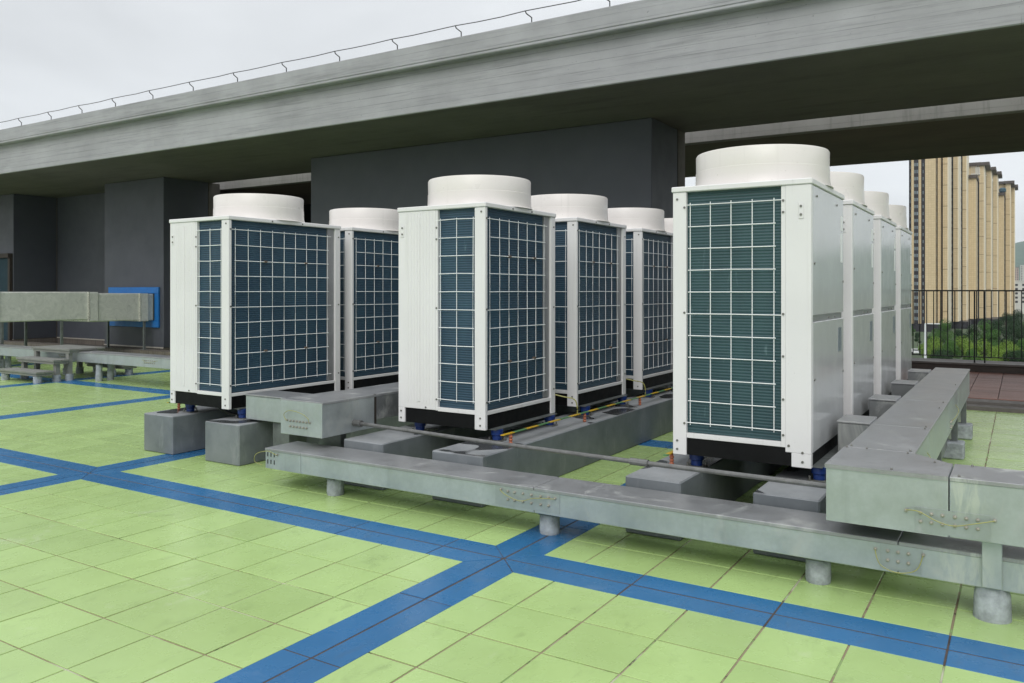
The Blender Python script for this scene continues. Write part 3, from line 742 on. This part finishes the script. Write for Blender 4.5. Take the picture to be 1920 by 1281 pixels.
def make_unit(kind, W, D, loc, label, group, nlong):
    t = thing('condenser_unit', label, 'air conditioner', loc, group)
    h = W / 2; U = lambda mb, nm, mat, **k: mb.build(nm, mat, t, org=(0, 0, 0), **k)
    U(MB().box(-h + .012, h - .012, .014, D - .014, 0.002, HB), 'base_frame', 'black_base')
    U(MB().box(h - .05, h + .05, .07, D - .05, -.0035, .0015), 'base_rail', 'leg_steel')
    U(MB().box(-h + .04, -h + .16, .07, D - .05, -.0035, .0015), 'base_rail', 'leg_steel')
    U(MB().box(-h + .035, h - .035, .04, D - .04, HB, HT), 'inner_casing', 'dark_void')
    U(MB().cbox(-h - .008, h + .008, -.008, D + .008, HT, HT + .035, .005), 'lid', 'white_enamel')
    shroud(t, 0, D / 2, {'L': .428}.get(kind, .432))
    sc = MB()
    # ---- corner posts
    pw_ = .098
    sgn = 1
    def post(x0, x1, y0, y1, foot=True, nm='corner_post'):
        return U(MB().cbox(x0, x1, y0, y1, 0 if foot else HB, HT - .001, .003), nm, 'white_enamel')
    if kind in 'LM':
        post(h - pw_, h, 0, .032); post(-h, -h + .032, D - .09, D); post(h - .032, h, D - .075, D)
        fw_ = .467 * W                               # ribbed side panel left of the coil
        U(MB().cbox(-h, -h + .066, 0, .03, 0, HB + .003, .003), 'panel_foot', 'white_enamel')
        pn = U(MB().cbox(-h, -h + fw_ - .022, .0, .028, HB + .0035, HT - .001, .003), 'side_panel', 'white_enamel')
        for k in range(9):
            xx = -h + .10 + k * (fw_ - .15) / 8
            if abs(k - 4) > 1 or True: MB().cbox(xx - .0035, xx + .0035, -.0022, .001, HB + .05, HT - .01, .001).build('rib', 'white_enamel', pn, org=(0, 0, 0))
        MB().cbox(-h + fw_ * .50, -h + fw_ * .50 + .026, -.006, .001, HB + .06, HT - .04, .005).build('long_rib', 'white_enamel', pn, org=(0, 0, 0))
        hp = MB().cbox(-h + .028, -h + .060, -.004, .001, HT - .205, HT - .11, .0035).build('handle_plate', 'white_enamel', pn, org=(0, 0, 0))
        U(MB().box(-h + fw_ - .0215, -h + fw_, .004, .030, HB + .003, HT - .001), 'panel_flange', 'white_enamel')
        for z in (HT - .13, HT - .18): scr(sc, (-h + .044, -.0042, z), 'y')
        for z in (HT - .14, HT - .23, .92, HB + .09): scr(sc, (-h + fw_ - .011, .0035, z), 'y')
        for z in (.035, .09): scr(sc, (-h + .03, -.0002, z), 'y'); scr(sc, (h - .045, -.0002, z), 'y')
        for z in (HT - .035, ): scr(sc, (h - .035, -.0002, z), 'y')
        scr(sc, (-h + .28, -.0002, HB + .02), 'y')
        cx0, cx1 = -h + fw_, h - pw_
        U(MB().box(cx0, cx1, .03, .05, HB + .03, HT - .0015), 'side_coil', 'coil_fins')
        U(MB().cbox(cx0, cx1 - .0005, .004, .034, HB - .003, HB + .028, .002), 'bottom_rail', 'white_enamel')
        guard(t, 'y', cx0 + .02, cx1 - .02, HB + .095, HT - .085, .016, 3, 11, kind + 'a')
        U(MB().box(h - .05, h - .03, .034, D - .17, HB + .03, HT - .0015), 'long_coil', 'coil_fins')
        U(MB().box(h - .06, h - .018, D - .168, D - .077, HB + .03, HT - .0015), 'coil_end_plate', 'galvanised_old')
        U(MB().cbox(h - .034, h - .004, .034, D - .0755, HB - .003, HB + .024, .002), 'bottom_rail', 'white_enamel')
        guard(t, 'x', .085, D - .17, HB + .095, HT - .085, h - .02, nlong, 11, kind + 'b')
        cl_ = D - .17 - .085
        for fy in ((.30, .74) if kind == 'L' else (.34, .80)):
            for z in (HT - .085 - .139 * 2, HB + .095 + .139 * 2 + .01):
                U(MB().cbox(h - .024, h - .004, .085 + cl_ * fy - .018, .085 + cl_ * fy + .018, z - .010, z + .008, .003), 'guard_clip', 'clip_brown')
        for y in (.018, D - .03):
            for z in (HT - .085, .915, HB + .095): scr(sc, (h + .0002, y, z), 'x')
        U(MB().cbox(-h, -h + .03, .03, D - .0905, HB, HT - .001, .003), 'service_panel', 'white_gloss_panel')
        for k in (.35, .62): scr(sc, (h + .0082, D * k, HT + .015), 'x')
    else:
        post(-h, -h + .09, 0, .03); post(-h, -h + .03, D - .08, D)
        cx0, cx1 = -h + .0905, h - .175
        U(MB().box(cx0, cx1, .03, .05, HB + .03, HT - .0015), 'side_coil', 'coil_teal')
        U(MB().cbox(cx0, cx1 - .0005, .004, .034, HB - .003, HB + .028, .002), 'bottom_rail', 'white_enamel')
        guard(t, 'y', cx0 + .022, cx1 - .045, HB + .095, HT - .085, .016, 5, 11, 'Ra')
        U(MB().box(cx1, cx1 + .0245, .004, .03, HB - .002, HT - .001), 'panel_flange', 'white_enamel')
        pn = U(MB().cbox(cx1 + .025, h, 0, .045, HB - .03, HT - .001, .003), 'front_panel', 'white_enamel')
        U(MB().cbox(h - .115, h, .001, .044, 0, HB - .0305, .003), 'panel_foot', 'white_enamel')
        hp = MB().cbox(h - .074, h - .042, -.004, .001, HT - .205, HT - .11, .0035).build('handle_plate', 'white_enamel', pn, org=(0, 0, 0))
        for z in (HT - .13, HT - .18): scr(sc, (h - .058, -.0042, z), 'y')
        for z in (HT - .09, HT - .16, .915, .66, .40, HB + .07): scr(sc, (cx1 + .012, .0035, z), 'y')
        for z in (HT - .10, .915, HB + .09): scr(sc, (cx0 - .012, -.0002, z), 'y')
        scr(sc, (-h + .03, -.0002, HT - .045), 'y')
        for z in (.035, .09): scr(sc, (-h + .03, -.0002, z), 'y'); scr(sc, (h - .05, .0008, z), 'y')
        scr(sc, (h - .13, -.0002, HB + .01), 'y')
        zm = .885
        up_ = U(MB().cbox(h - .03, h, .048, D - .003, zm + .022, HT - .001, .004), 'upper_panel', 'white_gloss_panel')
        lo_ = U(MB().cbox(h - .03, h + .001, .048, D - .003, HB - .03, zm - .018, .004), 'lower_panel', 'white_gloss_panel')
        U(MB().box(h - .03, h - .012, .048, D - .003, zm - .0175, zm + .0215), 'panel_joint', 'galvanised_old')
        MB().box(h, h + .002, D - .10, D - .035, HT - .22, HT - .12).build('sticker', 'sticker_white', up_, org=(0, 0, 0))
        MB().box(h, h + .002, D - .10, D - .045, HT - .44, HT - .24).build('sticker', 'sticker_white', up_, org=(0, 0, 0))
        MB().box(h + .001, h + .003, D - .20, D - .09, zm - .24, zm - .08).build('nameplate', 'nameplate', lo_, org=(0, 0, 0))
        for y, z in ((.08, 1.22), (D - .03, 1.12), (.08, .52), (D - .03, .50), (.5, zm), (.7, zm), (.15, HT - .06), (D - .25, HT - .06)): scr(sc, (h + .0015, y, z), 'x')
        U(MB().box(-h + .03, -h + .05, .034, D - .09, HB + .03, HT - .0015), 'long_coil', 'coil_fins')
        U(MB().cbox(-h + .004, -h + .034, .034, D - .085, HB - .003, HB + .024, .002), 'bottom_rail', 'white_enamel')
    U(sc, 'screws', 'screw_steel')
    U(MB().cbox(-h + .035, h - .035, D - .03, D - .002, HB, HT - .001, .003), 'rear_panel', 'white_enamel')
    return t
ZB = .445
uL = make_unit('L', .83, 1.40, (-6.38, 4.81, ZB), 'wide white condenser unit at the front of the left row', 'condenser units on the roof', 9)
uM = make_unit('M', .845, 1.09, (-3.85, 5.11, ZB), 'white condenser unit at the front of the middle row beside the conduit', 'condenser units on the roof', 7)
uR = make_unit('R', .86, 1.03, (-1.485, 5.036, ZB), 'white condenser unit nearest the camera at the front of the right row', 'condenser units on the roof', 7)
def place(u, y, label):
    c = copy_tree(u); c.location = (u.location[0], y, u.location[2]); c['label'] = label; return c
place(uL, 6.377, 'second white condenser unit of the left row, partly behind the middle row')
for y, lb in ((6.60, 'second white condenser unit of the middle row'), (8.10, 'third white condenser unit of the middle row'), (9.60, 'last unit of the middle row, hidden but for its fan shroud')): place(uM, y, lb)
for y, lb in ((6.41, 'second white condenser unit of the right row'), (7.84, 'third white condenser unit of the right row'), (9.22, 'farthest white condenser unit of the right row, by the railing')): place(uR, y, lb)
# isolators under the unit corners
iso = MB().lathe([(.05, 0), (.05, .012)], 0, 0, 20).mesh('isolator_plate', 'screw_steel')
def isolator(x, y, n):
    t = thing('vibration_isolator', n, 'isolator', (x, y, .352), 'blue isolators under the units')
    MB().cbox(-.06, .06, -.045, .045, 0, .008, .002).build('foot_plate', 'screw_steel', t, org=(0, 0, 0))
    MB().lathe([(.036, .0085), (.038, .04), (.034, .043), (.046, .046), (.048, .085), (.040, .0885)], 0, 0, 24).build('rubber_body', 'isolator_blue', t, org=(0, 0, 0), auto=True)
    b = MB().cyl(-.05, -.03, .008, .03, .007, 8).cyl(.05, .03, .008, .03, .007, 8); b.build('anchor_bolt', 'screw_steel', t, org=(0, 0, 0))
UN = [('left', -6.38, .415, 1.40, (4.81, 6.377)), ('middle', -3.85, .42, 1.09, (5.11, 6.60, 8.10, 9.60)), ('right', -1.485, .43, 1.03, (5.036, 6.41, 7.84, 9.22))]
ordw = ['first', 'second', 'third', 'fourth']
for nm, cx, h, D, Y in UN:
    for i, y in enumerate(Y):
        for sx, sw in ((-1, 'left'), (1, 'right')):
            for yy, fb in ((y + .14, 'front'), (y + D - .13, 'rear')):
                isolator(cx + (h + .018 if sx > 0 else -h + .11), yy, 'blue vibration isolator under the %s %s corner of the %s %s row unit' % (fb, sw, ordw[i], nm))
# earth bars on orange stand-off insulators
def earth_bar(x, y0, y1, label):
    t = thing('earth_bar', label, 'earth bar', (x, y0, .352))
    MB().box(x - .014, x + .014, y0, y1, .432, .438).build('bar', 'earth_stripe', t)
    y = y0 + .12
    while y < y1:
        MB().lathe([(.012, .3525), (.017, .362), (.010, .372), (.017, .384), (.010, .394), (.017, .406), (.011, .416), (.010, .4315)], x, y, 14).build('insulator', 'insulator_orange', t, auto=True); y += 1.22
    return t
ebM = earth_bar(-3.245, 5.06, 10.4, 'yellow and green striped earth bar along the right side of the middle row')
earth_bar(-1.955, 5.0, 10.2, 'striped earth bar end showing under the left foot of the nearest right unit')
earth_bar(-6.90, 4.86, 7.8, 'striped earth bar end poking out left of the left front unit')
for y in (6.20, 7.70): one('bonding_cable', MB().tube(curve([(-3.43, y + .0, .60), (-3.36, y + .02, .585), (-3.27, y + .05, .565), (-3.245, y + .06, .5), (-3.245, y + .06, .44)]), .0055, 6), 'earth_wire', (-3.4, y, .44), 'thin yellow bonding cable dropping from the %s middle row unit to the striped bar' % ('first' if y < 7 else 'second'), 'cable', auto=True)
one('drain_hose', MB().tube(curve([(-6.35, 4.90, .50), (-6.27, 4.96, .42), (-6.16, 5.02, .36), (-6.02, 5.1, .365)]), .014, 8), 'rubber_black', (-6.2, 5, .36), 'black hose hanging under the left front unit between its plinths', 'hose', auto=True)

# ------------------------------------------------------------------ beyond the roof
struct('ground', MB().add([(-4000, -200, -16), (4000, -200, -16), (4000, 5100, -16), (-4000, 5100, -16)], [(0, 1, 2, 3)]), 'ground_grass')
def at(px_, wd): k = (px_ - 960) / 1530; return wd * (-SY + CYW * k), wd * (CYW + SY * k)
def zpix(py, wd): return 1.5 - (py - 545.5) * wd / 1530
def bay(t, xa, xb, wd, ytop, depth, cap=None, joints=True, base_py=None, mat='tower_tile'):
    (X0, Y0), (X1, _) = at(xa, wd), at(xb, wd)
    X1 = X0 + (xb - xa) / 1530 * wd * .885; zt = zpix(ytop, wd); zb = zpix(607 if base_py is None else base_py, wd)
    b = MB().box(X0, X1, Y0, Y0 + depth, zb, zt).build('wall_bay', mat, t)
    if joints:
        z = zt - 3.0 * 3
        j = MB()
        while z > zb + 4: j.box(X0 - .05, X1 + .05, Y0 - .06, Y0 + depth, z - .09, z + .09); z -= 9.1
        j.build('joint_line', 'tower_joint', b)
    if joints: MB().box(X1 + .01, X1 + .35, Y0 + .3, Y0 + depth, zb, zt).build('lit_side_face', 'tower_lit_side', b)  # right side face painted lighter, as if it caught more light
    if cap: MB().box(X0 - 1.0, X1 + cap, Y0 - 1.2, Y0 + depth, zt + .02, zt + 1.6).build('roof_cap', 'tower_cap', b)
    return b
def slot(t, xa, xb, wd, ytop, depth, panes, base_py=607):
    X0, Y0 = at(xa, wd); X1 = X0 + (xb - xa) / 1530 * wd * .885; zt = zpix(ytop, wd); zb = zpix(base_py, wd)
    b = MB().box(X0, X1, Y0 + .6, Y0 + depth, zb, zt).build('window_shaft', 'tower_dark', t)
    g = MB(); z = zb + 1.5; n = panes
    while z < zt - 2:
        for k in range(n):
            d = (X1 - X0) / n; g.box(X0 + d * k + d * (.14 if n > 1 else .38), X0 + d * (k + 1) - d * (.14 if n > 1 else .38), Y0 + .45, Y0 + .61, z, z + 1.4)
        z += 3.0
    g.build('window', 'tower_glass', b)['kind'] = 'stuff'
    return b
def podium(t, xa, xb, wd, depth, py=607):
    X0, Y0 = at(xa, wd); X1 = X0 + (xb - xa) / 1530 * wd * .885
    MB().box(X0, X1, Y0 - 1, Y0 + depth, -16, zpix(py, wd) - .01).build('podium', 'tower_dark', t)
Q = lambda v: 1690 + v / 8
t1 = thing('tower_block', 'tallest beige tiled apartment tower cut off by the dark beam', 'building', (*at(1760, 352), -16), 'beige apartment towers')
slot(t1, Q(112), Q(150), 356, 180, 24, 1)
bay(t1, Q(150), Q(186), 350, 180, 24, None, False)
slot(t1, Q(186), Q(255), 350, 180, 24, 2)
bay(t1, Q(255), Q(296), 350, 180, 24, None, False)
slot(t1, Q(296), Q(356), 350, 180, 24, 1)
bay(t1, Q(356), Q(510), 349, 180, 22, None, False)
slot(t1, Q(510), Q(545), 352, 180, 22, 1)
bay(t1, Q(545), Q(587), 351, 180, 22, None, False)
slot(t1, Q(587), Q(622), 356, 180, 16, 1)
bay(t1, Q(622), Q(690), 353, 190, 19, 1.0)
slot(t1, Q(735), Q(778), 374, 190, 16, 1, 604)
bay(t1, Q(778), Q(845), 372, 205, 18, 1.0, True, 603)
slot(t1, Q(876), Q(918), 392, 210, 14, 1, 602)
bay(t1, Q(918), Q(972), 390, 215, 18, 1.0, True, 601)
podium(t1, Q(100), Q(690), 353, 24); podium(t1, Q(690), Q(1000), 380, 26, 603)
t2 = thing('tower_block', 'second beige tower with stepped dark roof caps and rooftop machines', 'building', (*at(1840, 415), -16), 'beige apartment towers')
bay(t2, Q(1004), Q(1118), 400, 335, 18, .5, False, 598)
bay(t2, Q(1002), Q(1180), 424, 312, 8, .5, False, 598)
slot(t2, Q(1118), Q(1168), 420, 335, 12, 1, 598)
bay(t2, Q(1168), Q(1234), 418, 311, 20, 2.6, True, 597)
slot(t2, Q(1250), Q(1274), 438, 330, 12, 1, 597)
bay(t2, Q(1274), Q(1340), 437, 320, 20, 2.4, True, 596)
slot(t2, Q(1352), Q(1374), 458, 340, 12, 1, 596)
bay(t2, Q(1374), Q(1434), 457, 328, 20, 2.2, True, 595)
podium(t2, Q(1000), Q(1440), 425, 40, 598)
X0, Y0 = at(Q(1050), 402); z0 = zpix(333, 402)
mm = MB()
for k in range(5): mm.box(X0 + k * .7, X0 + k * .7 + .12, Y0 + 3, Y0 + 3.1, z0 + 1, z0 + 6)
mm.box(X0 - .3, X0 + 3.6, Y0 + 2.5, Y0 + 6, z0 + 1.5, z0 + 2.2).box(X0 + 1.6, X0 + 3.4, Y0 + 3, Y0 + 6, z0 + 2.2, z0 + 5.2); mm.build('rooftop_machine', 'block_white', t2)
t3 = thing('tower_block', 'third beige tower at the right with a teal machine on its roof', 'building', (*at(1890, 485), -16), 'beige apartment towers')
bay(t3, Q(1452), Q(1536), 470, 367, 16, .5, False, 594)
bay(t3, Q(1446), Q(1570), 488, 346, 8, .5, False, 594)
slot(t3, Q(1536), Q(1564), 485, 362, 12, 1, 594)
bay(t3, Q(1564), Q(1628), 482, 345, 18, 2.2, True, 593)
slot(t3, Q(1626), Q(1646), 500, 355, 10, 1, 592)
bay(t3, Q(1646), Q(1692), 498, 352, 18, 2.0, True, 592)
podium(t3, Q(1450), Q(1700), 485, 30, 594)
X0, Y0 = at(Q(1462), 472); z0 = zpix(366, 472)
MB().cbox(X0, X0 + 3.6, Y0 + 3, Y0 + 7, z0 + 1.6, z0 + 4.6, .8).build('rooftop_machine', 'machine_teal', t3)
# far blocks and hill at the right edge
def far_block(pa, pb, wd, yt, mat, label, name='apartment_block'):
    X0, Y0 = at(pa, wd); X1 = X0 + (pb - pa) / 1530 * wd; zt = zpix(yt, wd)
    t = thing(name, label, 'building', ((X0 + X1) / 2, Y0, -16))
    MB().box(X0, X1, Y0, Y0 + 14, -16, zt).build('wall', mat, t); g = MB(); z = zt - 2.6
    n = max(2, int((X1 - X0) / 4))
    while z > -10:
        for k in range(n): d = (X1 - X0) / n; g.box(X0 + d * (k + .25), X0 + d * (k + .7), Y0 - .1, Y0 + .05, z - .8, z + .8)
        z -= 3.2
    g.build('windows', 'tower_dark', t)['kind'] = 'stuff'
    MB().box(X0 - .3, X1 + .3, Y0 - .3, Y0 + 14, zt + .01, zt + .7).build('parapet', 'tower_cap' if mat == 'block_pink' else mat, t); return t
far_block(1898, 1936, 620, 528, 'block_white', 'low white apartment block below the hill at the right edge')
far_block(1902, 1909, 1500, 502, 'block_pink', 'narrow pink far tower beside the third beige tower')
far_block(1913, 1932, 1600, 498, 'block_white', 'pale far tower block at the right edge under the hill')
hill = MB(); V = []; F = []; nx, ny = 60, 16; rd = random.Random(3)
for j in range(ny):
    for i in range(nx):
        X = -2600 + i * 100; Y = 3600 + j * 90; u = j / (ny - 1)
        hgt = math.sin(math.pi * min(1, u * 1.1) / 2 if u < .9 else math.pi / 2) * (225 + 40 * math.sin(X * .0021 + 1) + 18 * math.sin(X * .011) + rd.uniform(-6, 6))
        V.append((X, Y, -17 + hgt * (u > 0)))
for j in range(ny - 1):
    for i in range(nx - 1): F.append((j * nx + i, j * nx + i + 1, (j + 1) * nx + i + 1, (j + 1) * nx + i))
hill.add(V, F); struct('hill', hill, 'hill_forest')
# trees: trunk, limbs and a crown of many leaf sprays
def tree_meshes(seed, H, Rr, lm):
    rd = random.Random(seed); tr = MB(); limbs = []
    tr.tube([(0, 0, 0), (.1, .05, H * .25), (-.05, .1, H * .5), (.05, 0, H * .82)], [.22, .17, .12, .04], 7)
    for k in range(9):
        a = rd.uniform(0, 6.28); z0 = H * rd.uniform(.28, .6); rr = Rr * rd.uniform(.55, .9); tip = (rr * math.cos(a), rr * math.sin(a), z0 + H * rd.uniform(.12, .3))
        tr.tube([(0, .05, z0), (tip[0] * .5, tip[1] * .5, z0 + (tip[2] - z0) * .65), tip], [.08, .05, .015], 5); limbs.append(tip)
    cr = MB(); blobs = []
    for k in range(11):
        u = rd.uniform(0, 1); a = rd.uniform(0, 6.28); zz = H * (.34 + .64 * u)
        prof = math.sin(math.pi * min(1, (u * .85 + .22))) ** .7; rr = Rr * prof * rd.uniform(.25, .95)
        blobs.append((rr * math.cos(a), rr * math.sin(a), zz, Rr * rd.uniform(.34, .52)))
    for (x, y, z, r) in blobs:
        for k in range(800):
            d = Vector((rd.gauss(0, 1), rd.gauss(0, 1), rd.gauss(0, .8))).normalized() * r * rd.uniform(.80, 1.04)
            c = Vector((x, y, z)) + d; n = (d.normalized() + Vector((rd.uniform(-.6, .6), rd.uniform(-.6, .6), rd.uniform(-.2, .9)))).normalized()
            a = n.cross(Vector((0, 0, 1)));
            if a.length < .1: a = Vector((1, 0, 0))
            a.normalize(); b = n.cross(a); s = rd.uniform(.09, .18)
            th = rd.uniform(0, 3.1); a2 = a * math.cos(th) + b * math.sin(th); b2 = b * math.cos(th) - a * math.sin(th)
            cr.add([c - a2 * s, c + b2 * s * .8 - a2 * s * .1, c + a2 * s, c - b2 * s * .8 + a2 * s * .1], [(0, 1, 2, 3)])
    return tr.mesh('trunk', 'bark'), cr.mesh('crown', lm)
protos = {}
for k, (H, Rr) in enumerate(((12.6, 4.4), (11.0, 3.6), (9.0, 3.8))):
    for lm in ('leaf_dark', 'leaf_mid', 'leaf_light'): protos[k, lm] = tree_meshes(k * 7 + len(lm), H, Rr, lm)
TR = [ # px, distance, top py, proto, leaf, label
 (1752, 172, 637, 2, 'leaf_light', 'yellow green bushy tree just right of the white lamp post'),
 (1782, 168, 641, 1, 'leaf_mid', 'mid green tree low behind the railing left of the double post'),
 (1808, 174, 635, 2, 'leaf_light', 'yellow green tree directly behind the double railing post'),
 (1838, 166, 641, 2, 'leaf_light', 'light green tree just right of the double railing post'),
 (1864, 178, 645, 1, 'leaf_mid', 'mid green tree in the middle of the right railing bay'),
 (1890, 170, 643, 2, 'leaf_light', 'light green tree low behind the right railing bay'),
 (1918, 176, 639, 1, 'leaf_mid', 'green tree cut by the right edge of the picture'),
 (1768, 150, 657, 2, 'leaf_dark', 'lowest dark tree touching the railing foot left of the double post'),
 (1822, 148, 659, 1, 'leaf_mid', 'low green tree at the railing foot right of the double post'),
 (1874, 150, 660, 2, 'leaf_light', 'low light green tree at the railing foot in the right bay'),
 (1910, 146, 657, 2, 'leaf_dark', 'low dark tree at the railing foot near the right edge'),
 (1720, 258, 625, 1, 'leaf_dark', 'dark tree right beside the farthest unit above the white cars'),
 (1744, 262, 631, 2, 'leaf_dark', 'dark small tree behind the white lamp post'),
 (1772, 214, 605, 0, 'leaf_mid', 'taller green tree in front of the tallest tower podium'),
 (1797, 220, 621, 1, 'leaf_dark', 'dark tree before the right corner of the tallest tower'),
 (1822, 216, 611, 0, 'leaf_dark', 'dark green tree below the left half of the second tower'),
 (1847, 210, 606, 0, 'leaf_mid', 'bright topped green tree below the second tower'),
 (1873, 222, 601, 0, 'leaf_dark', 'dark green tree below the right half of the second tower'),
 (1900, 216, 604, 0, 'leaf_dark', 'dark green tree below the third tower'),
 (1708, 300, 612, 1, 'leaf_mid', 'tree half hidden by the farthest unit under the tallest tower'),
 (1886, 292, 588, 0, 'leaf_dark', 'dark tree rising against the base of the third tower'),
 (1910, 296, 582, 0, 'leaf_dark', 'tallest dark tree at the right edge beside the third tower'),
 (1934, 300, 590, 0, 'leaf_mid', 'far tree at the right edge below the white block')]
HH = (12.6, 11.0, 9.0)
for i, (p, wd, py, k, lm, lb) in enumerate(TR):
    x, y = at(p, wd); zt = zpix(py, wd); sc_ = (zt + 16) / HH[k]
    t = thing('tree', lb, 'tree', (x, y, -16), 'trees beyond the railing'); t.scale = (min(sc_, 1.15), min(sc_, 1.15), sc_); t.rotation_euler = (0, 0, i * 1.3)
    for nm, me in zip(('trunk', 'crown'), protos[k, lm]):
        o = bpy.data.objects.new(nm, me); COL.objects.link(o); o.parent = t
x, y = at(1735, 150)
lp = thing('lamp_post', 'thin white lamp post standing before the tower podium', 'lamp post', (x, y, -16))
MB().tube([(x, y, -16), (x, y, zpix(608, 150))], [.30, .16], 8).build('pole', 'lamp_white', lp)
MB().cbox(x - .1, x + 2.4, y - .15, y + .15, zpix(608, 150) + .01, zpix(608, 150) + .18, .04).build('lamp_head', 'lamp_white', lp)
def car(px_, wd, rz, label):
    x, y = at(px_, wd); t = thing('parked_car', label, 'car', (x, y, -16), 'white cars parked below'); t.rotation_euler = (0, 0, rz)
    P = [(-2.2, .35), (2.2, .35), (2.25, .8), (1.3, .95), (.7, 1.42), (-1.2, 1.45), (-1.95, 1.0), (-2.25, .9)]
    mb = MB(); n = len(P); mb.add([(a, -.85, b) for a, b in P] + [(a, .85, b) for a, b in P], [tuple(range(n)), tuple(range(n, 2 * n))[::-1]] + [(i, n + i, n + (i + 1) % n, (i + 1) % n) for i in range(n)])
    mb.build('body', 'car_white', t, org=(0, 0, 0))
    MB().box(-1.1, .75, -.862, .862, 1.0, 1.32).build('side_window', 'car_glass', t, org=(0, 0, 0))
    for a in (-1.35, 1.35):
        for b in (-.8, .8): MB().tube([(a, b - .1, .33), (a, b + .1, .33)], .33, 14).build('wheel', 'rubber_black', t, org=(0, 0, 0))
car(1718, 226, .3, 'white parked car seen low through the railing beside the farthest unit'); car(1738, 230, .5, 'second white parked car, just right of the first')

# ------------------------------------------------------------------ air
hz = MB().box(-4200, 4200, -400, 5250, -17.5, 330).build('haze', 'dark_void'); hz['kind'] = 'stuff'; hz.data.materials.clear()
hm = bpy.data.materials.new('haze_air'); hm.use_nodes = True; hn = hm.node_tree; hn.nodes.clear()
ho = hn.nodes.new('ShaderNodeOutputMaterial'); hv = hn.nodes.new('ShaderNodeVolumePrincipled'); hv.inputs['Color'].default_value = (.80, .88, .95, 1); hv.inputs['Density'].default_value = .00011; hv.inputs['Anisotropy'].default_value = .2
hn.links.new(hv.outputs[0], ho.inputs['Volume']); hz.data.materials.append(hm)
# ------------------------------------------------------------------ render settings
S.render.engine = 'CYCLES'
S.cycles.use_denoising = True
